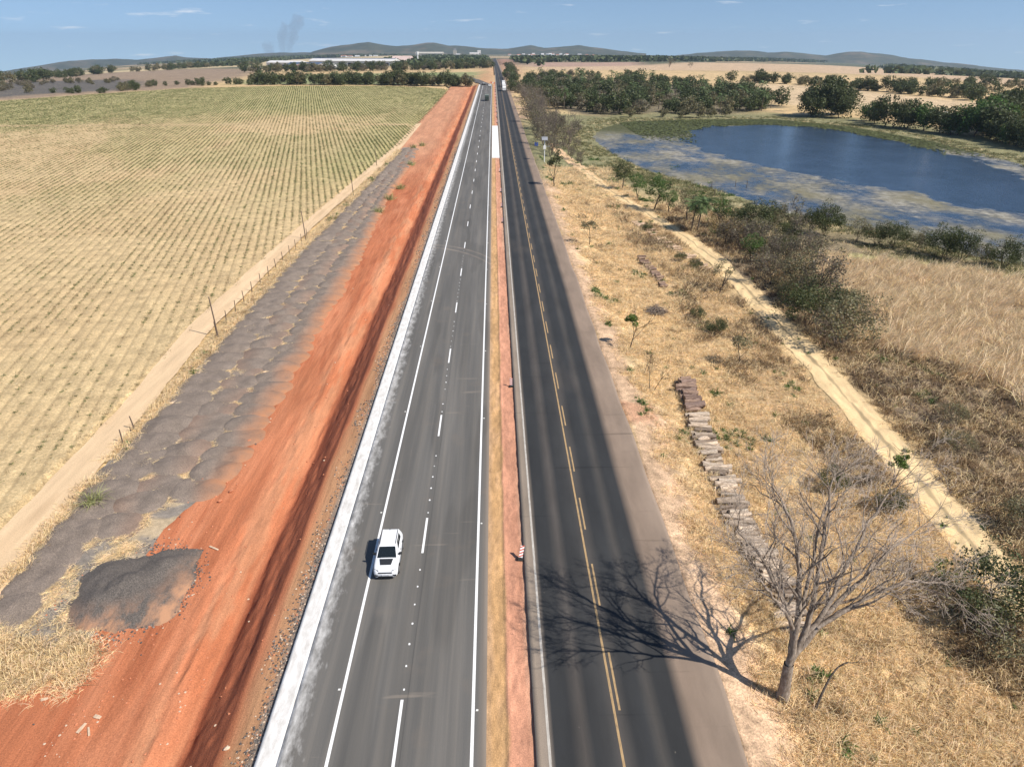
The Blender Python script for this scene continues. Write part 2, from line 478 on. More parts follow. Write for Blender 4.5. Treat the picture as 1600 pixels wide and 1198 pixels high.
# red construction earth left of the new carriageway
red_L = ip([(5, -32), (26.5, -29.5), (28.5, -26.5), (31, -25.2), (43, -25.2), (50, -23.0), (59, -23.0), (116, -23.9), (167, -26), (225, -26), (262, -27.5), (300, -33), (640, -34.5)])
def red_colour(x, y):
    n = fbm(x * .5, y * .09, 51, 4); n2 = fbm(x * 1.4, y * .2, 52, 4); n3 = fbm(x * .12, y * .03, 53, 3)
    c = np.ones(x.shape + (3,)) * np.array((.455, .158, .073))
    c = tint(c, smooth(.45, .75, n) * .55, (.52, .215, .112))
    c = tint(c, smooth(.5, .72, n2) * .5, (.32, .09, .038))
    c = tint(c, smooth(.5, .7, n3) * .4, (.46, .20, .10))
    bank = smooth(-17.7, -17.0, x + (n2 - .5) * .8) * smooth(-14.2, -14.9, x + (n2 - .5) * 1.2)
    c = tint(c, bank * .8, (.285, .085, .041))  # darker soil on the bank face, its shade partly put into the colour
    c = tint(c, smooth(-20.5, -19, x) * smooth(-17.2, -17.8, x) * smooth(.4, .65, n2) * .6, (.50, .25, .135))
    c = tint(c, smooth(-14.6, -13.6, x + (n2 - .5)) * .75, (.50, .29, .15))
    c = tint(c, smooth(-13.0, -12.6, x + (n2 - .5) * .5) * .8, (.27, .225, .18))
    c = tint(c, smooth(180, 260, y) * smooth(-17, -24, x) * .5, (.56, .33, .2))
    return c * (.85 + .3 * n)[..., None]
m_red = soil('red_earth', .5, 3.5, 12, (.14, .17, .28), (1, .07, 1), .8, .07)
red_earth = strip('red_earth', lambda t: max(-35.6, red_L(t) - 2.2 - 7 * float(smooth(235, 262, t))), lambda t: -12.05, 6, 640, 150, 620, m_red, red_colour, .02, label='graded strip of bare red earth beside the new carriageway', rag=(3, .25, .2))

# base of the gravel strip, and the sandy field track
def grav_colour(x, y):
    n = fbm(x * .8, y * .8, 55, 4)
    c = np.ones(x.shape + (3,)) * np.array((.25, .215, .18))
    return tint(c, smooth(.5, .65, n), (.42, .325, .21)) * (.85 + .3 * n)[..., None]
m_grb = soil('gravel_bed', .4, 2.5, 16, (.12, .2, .4), (1, 1, 1), .8, .06)
gl = ip([(5, -33.4), (33, -33.4), (45, -34.1), (77, -33.9), (116, -34.5), (166, -33.2), (262, -31.8)])
gravel_bed = strip('gravel_bed', lambda t: gl(t) - .6, lambda t: red_L(t) - .6, 30, 258, 50, 320, m_grb, grav_colour, .045, label='grey gravel and straw ground under the gravel heaps', rag=(6, .3, .3))
def track_colour(x, y):
    n = fbm(x * .6, y * .1, 57, 4)
    c = np.ones(x.shape + (3,)) * np.array((.66, .475, .29))
    c = tint(c, smooth(.5, .7, n) * .6, (.58, .40, .235))
    return c
m_trk = soil('sandy_track', .25, 1.4, 10, (.08, .12, .16), (1, .12, 1), .35, .05)
tr = ip([(5, -33.2), (36, -33.9), (52, -35.1), (84, -37.2), (134, -37.1), (180, -35.6), (255, -33), (340, -33.6)])
tl = ip([(5, -37.6), (42, -38.2), (62, -38.7), (86, -40.6), (121, -40.4), (180, -38.6), (255, -36.3), (340, -36)])
field_track = strip('field_track', tl, tr, 8, 340, 22, 420, m_trk, track_colour, .05, label='pale sandy farm track beside the crop field', rag=(8, .22, .25))

# new carriageway
m_an = NT('new_asphalt'); p_ = m_an.pos()
sx = m_an.n('ShaderNodeSeparateXYZ'); m_an.put(p_, sx.inputs[0])
st = m_an.noise(m_an.mapped(p_, (1, .018, 1)), 1.5, 5, .65); st2 = m_an.noise(m_an.mapped(p_, (1, .06, 1)), .5, 3)
fi = m_an.noise(p_, 26, 3, .7); bl = m_an.noise(p_, .35, 4)
c_ = m_an.ramp(st, [(.25, (.102, .099, .094)), (.5, (.132, .124, .113)), (.75, (.175, .158, .138))])
c_ = m_an.mix(1., c_, m_an.ramp(st2, [(.3, .82), (.7, 1.18)]), 'MULTIPLY')
c_ = m_an.mix(1., c_, m_an.ramp(fi, [(.3, .8), (.7, 1.2)]), 'MULTIPLY')
c_ = m_an.mix(m_an.ramp(bl, [(.6, 0.), (.75, .35)]), c_, (.19, .155, .125))
edge = m_an.n('ShaderNodeMapRange'); m_an.put(sx.outputs[0], edge.inputs[0]); edge.inputs[1].default_value = -8.9; edge.inputs[2].default_value = -11.5
e_ = m_an.math('ADD', edge.outputs[0], m_an.math('MULTIPLY', m_an.math('SUBTRACT', m_an.noise(m_an.mapped(p_, (1, .35, 1)), 2.2, 6, .7), .5), 1.1))
c_ = m_an.mix(m_an.ramp(e_, [(.5, 0.), (.78, .45), (1., .95)]), c_, (.74, .72, .69))
dx = m_an.n('ShaderNodeMapRange'); m_an.put(sx.outputs[0], dx.inputs[0]); dx.inputs[1].default_value = -1.25; dx.inputs[2].default_value = -.7
c_ = m_an.mix(m_an.math('MULTIPLY', dx.outputs[0], .45), c_, (.30, .225, .165))
for (cx, cy, rad, yx) in ((-19.6, 77, 17.8, 1), (-20.4, 75.4, 17.8, 1)):     # scuffs of a turning machine
    dd = m_an.n('ShaderNodeVectorMath', operation='DISTANCE'); m_an.put(m_an.mapped(p_, (1, .42, 0)), dd.inputs[0]); dd.inputs[1].default_value = (cx + 8, cy * .42, 0)
    ring = m_an.math('ABSOLUTE', m_an.math('SUBTRACT', dd.outputs['Value'], rad))
    c_ = m_an.mix(m_an.math('MULTIPLY', m_an.ramp(ring, [(.06, 1.), (.2, 0.)]), m_an.math('MULTIPLY', m_an.ramp(bl, [(.35, .1), (.6, .5)]), m_an.math('GREATER_THAN', sx.outputs[1], 70.))), c_, (.33, .27, .22))
tv = m_an.noise(m_an.mapped(p_, (.25, 2.2, 1)), .55, 3, .5)
c_ = m_an.mix(m_an.ramp(tv, [(.69, 0.), (.74, .4)]), c_, (.30, .25, .20))
sp = m_an.noise(p_, 5.5, 2, .5); c_ = m_an.mix(m_an.ramp(sp, [(.76, 0.), (.80, .5)]), c_, (.34, .31, .28))
pa = m_an.noise(m_an.mapped(p_, (1, .12, 1)), .33, 2, .4); c_ = m_an.mix(1., c_, m_an.ramp(pa, [(.40, .86), (.43, 1.)]), 'MULTIPLY')
sj = m_an.math('ABSOLUTE', m_an.math('ADD', sx.outputs[0], 5.05)); c_ = m_an.mix(m_an.ramp(sj, [(.015, .45), (.04, 0.)]), c_, (.06, .057, .054))
m_an.base(c_); m_an.b.inputs['Roughness'].default_value = .82
m_an.bump(fi, .25, .01)
road_new = strip('new_carriageway', -11.15, -.73, 5, 640, 40, 260, m_an.mat, None, .0, road_z, .35, label='new dark grey asphalt carriageway with fresh white lines')
m_cs = NT('cement_edge'); p2_ = m_cs.pos()
q_ = m_cs.noise(m_cs.mapped(p2_, (1, .3, 1)), 2.5, 6, .7)
m_cs.base(m_cs.mix(m_cs.ramp(m_cs.noise(p2_, 14, 4, .7), [(.55, 0.), (.75, .6)]), m_cs.ramp(q_, [(.3, (.50, .47, .43)), (.6, (.76, .74, .71))]), (.40, .365, .33)))
m_cs.bump(q_, .3, .02)
edge_strip = strip('cement_edge_strip', -12.22, -11.15, 5, 640, 8, 260, m_cs.mat, None, .004, road_z, .42, label='white cement edge strip of the new carriageway', rag=None)

m_white = NT('road_paint_white'); _n = m_white.noise(m_white.pos(), 9, 5, .7)
m_white.base(m_white.ramp(_n, [(.2, (.70, .69, .67)), (.6, (.84, .835, .82))])); m_white.b.inputs['Roughness'].default_value = .6
m_wold = NT('worn_white_paint'); _n = m_wold.noise(m_wold.mapped(m_wold.pos(), (3, .5, 1)), 3, 6, .75)
m_wold.base(m_wold.ramp(_n, [(.3, (.30, .27, .235)), (.6, (.55, .51, .45))]))
m_yel = NT('worn_yellow_paint'); _n = m_yel.noise(m_yel.mapped(m_yel.pos(), (3, .6, 1)), 2.5, 6, .75)
m_yel.base(m_yel.ramp(_n, [(.28, (.20, .15, .10)), (.5, (.42, .28, .14)), (.78, (.52, .37, .2))]))
def line(name, x, w, y0, y1, mat, parent, z=.004, n=80):
    return strip(name, x - w / 2, x + w / 2, y0, y1, 2, n, mat, None, z, road_z, parent=parent)
line('edge_line', -8.65, .17, 5, 640, m_white, road_new, .005, 260)
line('edge_line', -1.46, .17, 5, 640, m_white, road_new, .005, 260)
dash_me = np_mesh('lane_dash', [(-.08, 0, 0), (.08, 0, 0), (.08, 3.95, 0), (-.08, 3.95, 0)], [(0, 1, 2, 3)], m_white)
dot_me = np_mesh('marking_dot', [(.05 * math.cos(k * 1.047), .07 * math.sin(k * 1.047), 0) for k in range(6)], [(0, 1, 2, 3, 4, 5)], m_white)
for k in range(-1, 40):
    y = 21.8 + 15.9 * k
    if y > 630: break
    d_ = link('lane_dash', dash_me, road_new, (-5.34, y, float(road_z(-5.3, y + 2.)) + .006))
    if k < 6:
        for j in range(7):
            if random.random() < .85:
                link('marking_dot', dot_me, road_new, (-5.34 + random.uniform(-.04, .04), y + 4.6 + 1.6 * j, .006), 0, 1 + random.random() * .6)

# median: sand shoulder and red fill
def med_z(x, y):
    return -drop(x, y) - .10 - .07 * smooth(.5, 1.4, x) + .10 * smooth(.28, .42, x) * smooth(.62, .46, x) + (fbm(x * 3, y * 1.2, 61, 3) - .5) * .15
def med_colour(x, y):
    n = fbm(x * 2, y * .3, 62, 4); n2 = fbm(x * 1, y * .05, 63, 3)
    c = np.ones(x.shape + (3,)) * np.array((.53, .315, .145))
    c = tint(c, smooth(.5, .75, n) * .5, (.47, .29, .16))
    c = tint(c, smooth(-.35, -.68, x) * .5, (.36, .25, .17))
    k = smooth(.30, .48, x + (n - .5) * .25)
    c = tint(c, k, (.49, .24, .15)); c = tint(c, k * smooth(.5, .7, n2) * .7, (.54, .32, .21))
    return c * (.8 + .4 * n)[..., None]
m_med = soil('median_earth', .3, 3.0, 14, (.15, .22, .3), (1, .35, 1), .8, .06)
median = strip('median_earth', -.75, 1.82, 5, 645, 26, 900, m_med, med_colour, 0, med_z, label='narrow median of sand and red fill between the carriageways')

# old carriageway
m_ao = NT('old_asphalt'); p_ = m_ao.pos()
sx = m_ao.n('ShaderNodeSeparateXYZ'); m_ao.put(p_, sx.inputs[0])
wv = m_ao.math('MULTIPLY', m_ao.math('SUBTRACT', m_ao.noise(m_ao.mapped(p_, (.6, .02, 1)), 1.0, 4), .5), .35)
fl = m_ao.n('ShaderNodeMapRange'); m_ao.put(sx.outputs[1], fl.inputs[0]); fl.inputs[1].default_value = 20; fl.inputs[2].default_value = 95; fl.inputs[3].default_value = 0; fl.inputs[4].default_value = -.055
mr = m_ao.n('ShaderNodeMapRange'); m_ao.put(m_ao.math('ADD', sx.outputs[0], wv), mr.inputs[0]); mr.inputs[1].default_value = 1.75; mr.inputs[2].default_value = 12.4
t_ = m_ao.math('ADD', mr.outputs[0], m_ao.math('MULTIPLY', fl.outputs[0], mr.outputs[0]))
def X(v): return (v - 1.75) / 10.65
dk = (.034, .0345, .035); md = (.068, .062, .056); lt = (.25, .185, .138)
c_ = m_ao.ramp(t_, [(X(1.8), (.31, .245, .185)), (X(2.35), (.26, .21, .165)), (X(2.75), dk), (X(3.6), dk), (X(4.25), (.082, .072, .064)), (X(4.75), dk), (X(5.6), (.045, .044, .043)), (X(6.2), (.075, .067, .06)), (X(6.9), dk), (X(7.6), (.037, .038, .039)), (X(8.15), md), (X(8.7), dk), (X(9.45), dk), (X(10.1), lt), (X(12.3), (.27, .205, .155))])
fi = m_ao.noise(p_, 24, 4, .75); bl = m_ao.noise(m_ao.mapped(p_, (1, .25, 1)), .6, 5, .6)
c_ = m_ao.mix(1., c_, m_ao.ramp(fi, [(.3, .72), (.7, 1.28)]), 'MULTIPLY')
c_ = m_ao.mix(1., c_, m_ao.ramp(bl, [(.3, .82), (.7, 1.18)]), 'MULTIPLY')
tv = m_ao.noise(m_ao.mapped(p_, (.12, 3., 1)), .5, 4, .6); c_ = m_ao.mix(1., c_, m_ao.ramp(tv, [(.30, .72), (.36, 1.)]), 'MULTIPLY')
sp = m_ao.noise(p_, 4.5, 2, .5); c_ = m_ao.mix(m_ao.ramp(sp, [(.75, 0.), (.79, .35)]), c_, (.30, .255, .21))
pa = m_ao.noise(m_ao.mapped(p_, (.5, .12, 1)), .4, 3, .5); c_ = m_ao.mix(m_ao.ramp(pa, [(.60, 0.), (.75, .18)]), c_, (.20, .16, .125))
m_ao.base(c_); m_ao.b.inputs['Roughness'].default_value = .75
m_ao.bump(fi, .3, .012)
road_old = strip('old_carriageway', 1.78, lambda t: 12.35 + (.25 * (vnoise(np.array(t * .15), np.array(3.), 5) - .5)), 5, 2700, 40, 420, m_ao.mat, None, .0, road_z, .3, label='old worn asphalt carriageway with dark wheel bands and pale shoulder')
line('edge_line', 2.46, .14, 5, 1400, m_wold, road_old, .005, 300)
line('centre_line', 6.10, .13, 5, 1400, m_yel, road_old, .005, 300)
yd_me = np_mesh('centre_dash', [(-.06, 0, 0), (.06, 0, 0), (.06, 3.9, 0), (-.06, 3.9, 0)], [(0, 1, 2, 3)], m_yel)
for k in range(0, 44):
    y = 17.2 + 7.6 * k
    link('centre_dash', yd_me, road_old, (6.40, y, .006))

# branch road turning off beyond the end of the new carriageway
br = [(-6, 628), (-8.5, 655), (-13, 690), (-19, 740), (-28, 800)]
bv = []; bf = []
bp = np.array(br, float); tt = np.linspace(0, 1, 40); bx = np.interp(tt, np.linspace(0, 1, 5), bp[:, 0]); by = np.interp(tt, np.linspace(0, 1, 5), bp[:, 1])
for i in range(40):
    for s in (-4, 4): bv.append((bx[i] + s, by[i], float(Hn(np.array([bx[i] + s]), np.array([by[i]]))[0]) + .45))
bf = [(2 * i, 2 * i + 1, 2 * i + 3, 2 * i + 2) for i in range(39)]
tag(link('branch_road', np_mesh('branch_road', bv, bf, plain('branch_asphalt', (.12, .112, .105), .85, .2, 0, .15, .3), True)), 'asphalt branch road curving off to the left far ahead', None, None, 'structure')

# right hand sandy track with two ruts
rc = ip([(8, 34.0), (20, 34.3), (36, 35.1), (48, 36.1), (76, 37.5), (100, 38.3), (116, 38.0), (132, 36.2), (155, 32.2), (174, 29.4), (200, 26.6), (220, 24.3), (242, 22.2), (262, 21.5)])
def rt_colour(x, y):
    c0 = np.interp(y, [8, 20, 36, 48, 76, 100, 116, 132, 155, 174, 200, 220, 242, 262], [34, 34.3, 35.1, 36.1, 37.5, 38.3, 38, 36.2, 32.2, 29.4, 26.6, 24.3, 22.2, 21.5])
    d = x - c0; n = fbm(x * 1.2, y * .5, 66, 4)
    c = np.ones(x.shape + (3,)) * np.array((.72, .525, .285))
    c = tint(c, smooth(.28, .10, np.abs(d - .05) + (n - .5) * .35) * .8, (.33, .25, .14))
    c = tint(c, smooth(1.35, 1.8, np.abs(d) + (n - .5) * .8) * .6, (.50, .37, .21))
    c = tint(c, smooth(170, 225, y) * .5, (.58, .36, .23))
    return c * (.88 + .24 * n)[..., None]
dirt_track = strip('dirt_track', lambda t: rc(t) - 1.75, lambda t: rc(t) + 1.75, 10, 262, 36, 520, m_trk, rt_colour, .05, label='yellow sandy track with two ruts beside the pond', rag=(12, .25, .35))

# ------------------------------------------------------------------ pond
PN = 240
px_ = np.linspace(34, 172, PN); py_ = np.geomspace(108, 366, PN)
PXX, PYY = np.meshgrid(px_, py_, indexing='ij')
sdp = sdist(PXX, PYY, POND); sdo = sdist(PXX, PYY, OPEN)
lil = smooth(2, -4, sdo) * smooth(0, 40, (PXX - 60) * .35 + (PYY - 235) * .8 - 30 + (fbm(PXX * .06, PYY * .06, 71) - .5) * 20)
pv = np.stack([PXX, PYY, np.full_like(PXX, POND_Z)], -1).reshape(-1, 3)
pf = grid_faces(PN, PN)
keep = sdp.ravel()[pf].max(1) > -2.0
m_w = NT('pond_water'); p_ = m_w.pos()
op = m_w.attr('open').outputs['Fac']; li = m_w.attr('lily').outputs['Fac']
wv1 = m_w.noise(m_w.mapped(p_, (1, 1, 1)), 1.6, 3, .6); wv2 = m_w.noise(p_, .09, 3)
n1 = m_w.noise(m_w.mapped(p_, (1, .55, 1)), .07, 6, .62); n2 = m_w.noise(p_, .55, 5, .7)
deep = m_w.ramp(wv2, [(.35, (.018, .036, .066)), (.65, (.034, .06, .105))])
weed = m_w.ramp(n2, [(.3, (.17, .145, .095)), (.5, (.28, .255, .20)), (.7, (.40, .38, .33))])
weed = m_w.mix(m_w.ramp(m_w.noise(m_w.mapped(p_, (1, .5, 1)), .045, 5, .6), [(.45, 0.), (.62, .7)]), weed, (.17, .15, .075))
weed = m_w.mix(li, weed, m_w.ramp(n2, [(.3, (.055, .06, .02)), (.7, (.12, .115, .04))]))
# how much of the surface is covered by weed
cover = m_w.math('ADD', m_w.math('MULTIPLY', m_w.math('SUBTRACT', n1, .5), 2.6), m_w.math('SUBTRACT', .70, m_w.math('MULTIPLY', op, 2.2)))
cover = m_w.math('ADD', cover, m_w.math('MULTIPLY', m_w.math('SUBTRACT', n2, .5), .9))
cover = m_w.math('ADD', cover, m_w.math('MULTIPLY', li, .8))
cf = m_w.ramp(cover, [(.40, 0.), (.95, .93)])
m_w.base(m_w.mix(cf, deep, weed))
m_w.put(m_w.ramp(cf, [(0., .10), (.6, .55), (1., .8)]), m_w.b.inputs['Roughness'])
m_w.put(m_w.ramp(cf, [(0., .5), (1., .2)]), m_w.b.inputs['Specular IOR Level'])
m_w.bump(wv1, .55, .25)
used = np.unique(pf[keep]); rm = np.zeros(len(pv), np.int32); rm[used] = np.arange(len(used))
pond = tag(link('pond_water', np_mesh('pond_water', pv[used], rm[pf[keep]], m_w.mat, True, None, {'open': smooth(-5, 3, sdo + (fbm(PXX * .12, PYY * .12, 73, 4) - .5) * 14).ravel()[used], 'lily': lil.ravel()[used]})), 'blue pond with weed covered shallows', None, None, 'structure')

# ------------------------------------------------------------------ hills on the skyline
PITCH, YAW, FPX = R_(26.5), R_(1.4414), 1067.
def skyline(px, py):
    """azimuth and slope of a skyline point given by its picture angle"""
    u = (px - 800) / FPX; v = -(py - 599) / FPX
    f = math.cos(PITCH) + v * math.sin(PITCH); z = -math.sin(PITCH) + v * math.cos(PITCH)
    return math.atan2(u, f) + YAW, z / math.hypot(f, u)
m_hill = NT('hill_scrub'); p_ = m_hill.pos()
m_hill.base(m_hill.mix(m_hill.ramp(m_hill.noise(p_, .004, 6, .65), [(.52, 0.), (.66, .7)]), m_hill.ramp(m_hill.noise(p_, .012, 5, .6), [(.3, (.042, .052, .034)), (.7, (.085, .09, .055))]), (.20, .15, .10)))
def hills(pts, Rc, wid, seed, label):
    a = np.array([skyline(*q) for q in pts]); na, ns = 420, 26
    azs = np.linspace(a[0, 0], a[-1, 0], na); sl_ = np.interp(azs, a[:, 0], a[:, 1])
    s = np.linspace(0, 1, ns)
    AZ, S = np.meshgrid(azs, s, indexing='ij'); RR_ = Rc + (S - .45) * wid
    x, y = RR_ * np.sin(AZ), RR_ * np.cos(AZ)
    zg = H0(x, y) - 6
    top = CAM_H + (sl_ * Rc)[:, None]
    shp = np.sin(np.pi * np.clip(S, 0, 1)) ** 1.3
    rid = .62 + .75 * fbm(x * .0022, y * .0022, seed, 4)
    rid = rid * (1 - smooth(.2, .0, np.abs(S - .45))) + smooth(.2, .0, np.abs(S - .45))
    z = zg + np.maximum(top - zg, 2) * shp * rid + (fbm(x * .01, y * .01, seed + 3, 3) - .5) * 9 * shp
    return tag(link('hills', np_mesh('hills', np.stack([x, y, z], -1).reshape(-1, 3), grid_faces(na, ns)[:, ::-1], m_hill.mat, True)), label, None, None, 'structure')
hills([(478, 85), (490, 81), (520, 74), (545, 70), (560, 67), (575, 66), (600, 70), (620, 72), (640, 71), (665, 67), (680, 67), (700, 72), (720, 72), (760, 76), (790, 77), (810, 74), (830, 71), (850, 75), (875, 73), (905, 71), (935, 75), (970, 80), (1010, 84)], 6200, 1500, 81, 'scrub covered hills beyond the town on the skyline')
hills([(1050, 88), (1090, 83), (1120, 81), (1150, 79), (1185, 80), (1200, 83), (1225, 81), (1260, 84), (1290, 87), (1320, 82), (1345, 81), (1390, 87), (1420, 93), (1450, 96), (1500, 101), (1560, 107), (1640, 114)], 6600, 1300, 83, 'low hills on the skyline at the right')
hills([(-60, 118), (0, 112), (40, 106), (90, 98), (130, 94), (180, 92), (215, 94), (250, 90), (275, 87), (290, 90), (330, 92), (370, 88), (400, 85), (440, 83), (480, 83), (520, 85)], 7700, 1300, 87, 'faint blue hills on the skyline at the left')
# ------------------------------------------------------------------ plant builders
def unit(v):
    return v / (np.linalg.norm(v, axis=-1, keepdims=True) + 1e-9)

def tubes(polys, ns=5):
    V = []; F = []; b = 0
    ang = np.arange(ns) * 2 * math.pi / ns; ca, sa = np.cos(ang), np.sin(ang)
    for p, r in polys:
        p = np.asarray(p, float); r = np.asarray(r, float); n = len(p)
        d = np.empty_like(p); d[1:-1] = p[2:] - p[:-2]; d[0] = p[1] - p[0]; d[-1] = p[-1] - p[-2]
        d = unit(d)
        ref = np.array((0., 0., 1.)) if abs(d[0, 2]) < .9 else np.array((1., 0., 0.))
        u = unit(np.cross(d, ref)); w = np.cross(u, d)
        ring = p[:, None, :] + r[:, None, None] * (u[:, None, :] * ca[None, :, None] + w[:, None, :] * sa[None, :, None])
        V.append(ring.reshape(-1, 3))
        i = np.arange(n - 1)[:, None] * ns; k = np.arange(ns)[None, :]; k2 = (k + 1) % ns
        F.append(np.stack([b + i + k, b + i + k2, b + i + ns + k2, b + i + ns + k], -1).reshape(-1, 4))
        b += n * ns
    return np.concatenate(V), np.concatenate(F)

def grow(out, p, d, L, r, lev, mx, rng, kids=(3, 3, 4, 3), spread=.75, up=.12, wig=.16, rmin=.004, ratio=.62, npt=5):
    pts = [np.array(p, float)]; d = np.array(d, float); d /= np.linalg.norm(d); dirs = [d]
    for i in range(npt - 1):
        d = d + rng.normal(0, wig, 3) + np.array((0, 0, up)); d /= np.linalg.norm(d)
        pts.append(pts[-1] + d * L / (npt - 1)); dirs.append(d)
    rad = np.linspace(r, max(r * .42, rmin), npt)
    out.append((np.array(pts), rad, lev))
    if lev >= mx: return
    k = kids[min(lev, len(kids) - 1)]
    for j in range(k):
        t = rng.uniform(.3, 1.) if j < k - 1 else 1.
        i = min(int(t * (npt - 1)), npt - 2); f_ = t * (npt - 1) - i
        q = pts[i] * (1 - f_) + pts[i + 1] * f_
        a = unit(np.cross(dirs[i], rng.normal(0, 1, 3)))
        nd = dirs[i] + a * spread * rng.uniform(.6, 1.35)
        grow(out, q, nd, L * ratio * rng.uniform(.7, 1.2), max(rad[i] * (.72 if j == k - 1 else .55), rmin), lev + 1, mx, rng, kids, spread, up, wig, rmin, ratio, max(npt - 1, 3))

def leaf_quads(c, size, rng, tilt=None, aspect=.55):
    n = len(c); s = size * rng.uniform(.55, 1.35, n)[:, None]
    a = unit(rng.normal(0, 1, (n, 3))); a[:, 2] *= .6; a = unit(a)
    b = unit(np.cross(a, rng.normal(0, 1, (n, 3))))
    v = np.stack([c - a * s * .5, c + b * s * aspect * .5, c + a * s * .5, c - b * s * aspect * .5], 1).reshape(-1, 3)
    f = np.arange(4 * n).reshape(-1, 4)
    return v, f

def leaf_col(n, rng, groups, spread=.22, yellow=.12):
    g = rng.uniform(1 - spread, 1 + spread, groups.max() + 1)[groups] * rng.uniform(.75, 1.25, n)
    c = np.stack([g * (1 + rng.uniform(-yellow, yellow * 1.6, n)), g, g * rng.uniform(.7, 1.1, n)], 1)
    return np.repeat(c, 4, 0)

m_bark = NT('grey_bark'); _f = m_bark.noise(m_bark.mapped(m_bark.obj(), (1, 1, .35)), 7, 5, .7)
m_bark.base(m_bark.ramp(_f, [(.3, (.12, .088, .065)), (.5, (.255, .20, .155)), (.72, (.45, .375, .31))])); m_bark.bump(_f, .8, .04)
m_barkd = NT('dark_bark'); _f = m_barkd.noise(m_barkd.mapped(m_barkd.obj(), (1, 1, .3)), 6, 5, .7)
m_barkd.base(m_barkd.ramp(_f, [(.3, (.04, .03, .024)), (.7, (.13, .10, .08))])); m_barkd.bump(_f, .8, .03)
m_twig = plain('grey_twigs', (.185, .15, .125), .9, .1, 0, .35, 2)
m_twigb = plain('brown_twigs', (.12, .085, .06), .9, .1, 0, .35, 2)
m_trunkp = plain('palm_trunk', (.16, .13, .10), .9, .1, 0, .35, 5)
L_dark = leafmat('dark_leaves', (.085, .102, .042)); L_green = leafmat('green_leaves', (.09, .155, .042))
L_olive = leafmat('olive_leaves', (.195, .18, .105)); L_dry = leafmat('dry_leaves', (.27, .205, .10))
L_palm = leafmat('palm_leaves', (.105, .15, .06)); L_bright = leafmat('bright_leaves', (.13, .20, .045))
L_wood = leafmat('wood_leaves', (.092, .115, .05)); L_grey = leafmat('grey_leaves', (.19, .17, .12))

def leafy(seed, Ht, cr, base, K, M, leaf, lm, bark=None, flat=.75, sides=5, lift=0., trunk_r=None, multi=1, low=False):
    rng = np.random.default_rng(seed); bark = bark or m_barkd
    out = []; tr_ = trunk_r or .03 * Ht
    zc = base + (Ht - base) * .5; rz = (Ht - base) * .5
    for m in range(multi):
        lean = rng.normal(0, .12 if multi == 1 else .4, 2)
        grow(out, (rng.normal(0, .08 * (multi > 1)), rng.normal(0, .08 * (multi > 1)), -.25), (lean[0], lean[1], 1), base + rz * .7 + .25, tr_ / math.sqrt(multi), 0, 2, rng, (5, 3), .85, .1, .1, .012, .62, 5)
    v, f = tubes([(p, r) for p, r, _ in out], sides)
    tme = np_mesh('trunk', v, f, bark, True)
    d = unit(rng.normal(0, 1, (K, 3))); d[:, 2] = d[:, 2] * .95 if low else np.abs(d[:, 2]) * 1.1 - .45; d = unit(d)
    rad = rng.uniform(.45, .92, K)[:, None]
    wob_ = rng.uniform(.78, 1.15, K)[:, None]
    cc = d * rad * wob_ * np.array((cr, cr, rz)) + np.array((0, 0, zc + lift))
    cl = rng.uniform(.22, .42, K) * cr
    g = np.repeat(np.arange(K), M)
    o_ = unit(rng.normal(0, 1, (K * M, 3))) * (rng.uniform(.35, 1., K * M) ** .5)[:, None]
    pts = cc[g] + o_ * cl[g][:, None] * np.array((1, 1, flat))
    v, f = leaf_quads(pts, leaf, rng)
    cme = np_mesh('crown', v, f, lm, False, leaf_col(K * M, rng, g))
    return [('trunk', tme), ('crown', cme)]

def bare(seed, Ht, spread, bark, twig, mx=4, multi=2, leaves=0, leaf=.12, lm=None, kids=(4, 4, 4, 3), r0=.03, rmin=.012):
    rng = np.random.default_rng(seed); out = []
    for m in range(multi):
        ln = rng.normal(0, .35 if multi > 1 else .08, 2)
        grow(out, (rng.normal(0, .1), rng.normal(0, .1), -.25), (ln[0], ln[1], 1), Ht * .42, Ht * r0, 0, mx, rng, kids, spread, .10, .17, rmin, .66, 5)
    v, f = tubes([(p, r) for p, r, l in out if l <= 1], 5); parts = [('trunk', np_mesh('trunk', v, f, bark, True))]
    v, f = tubes([(p, r) for p, r, l in out if l > 1], 3); parts.append(('branches', np_mesh('branches', v, f, twig, True)))
    if leaves:
        tips = np.array([p[-1] for p, r, l in out if l >= mx - 1])
        c = tips[rng.integers(0, len(tips), leaves)] + rng.normal(0, .22, (leaves, 3)) * Ht / 6
        v, f = leaf_quads(c, leaf, rng); parts.append(('leaves', np_mesh('leaves', v, f, lm, False, leaf_col(leaves, rng, rng.integers(0, 9, leaves)))))
    return parts

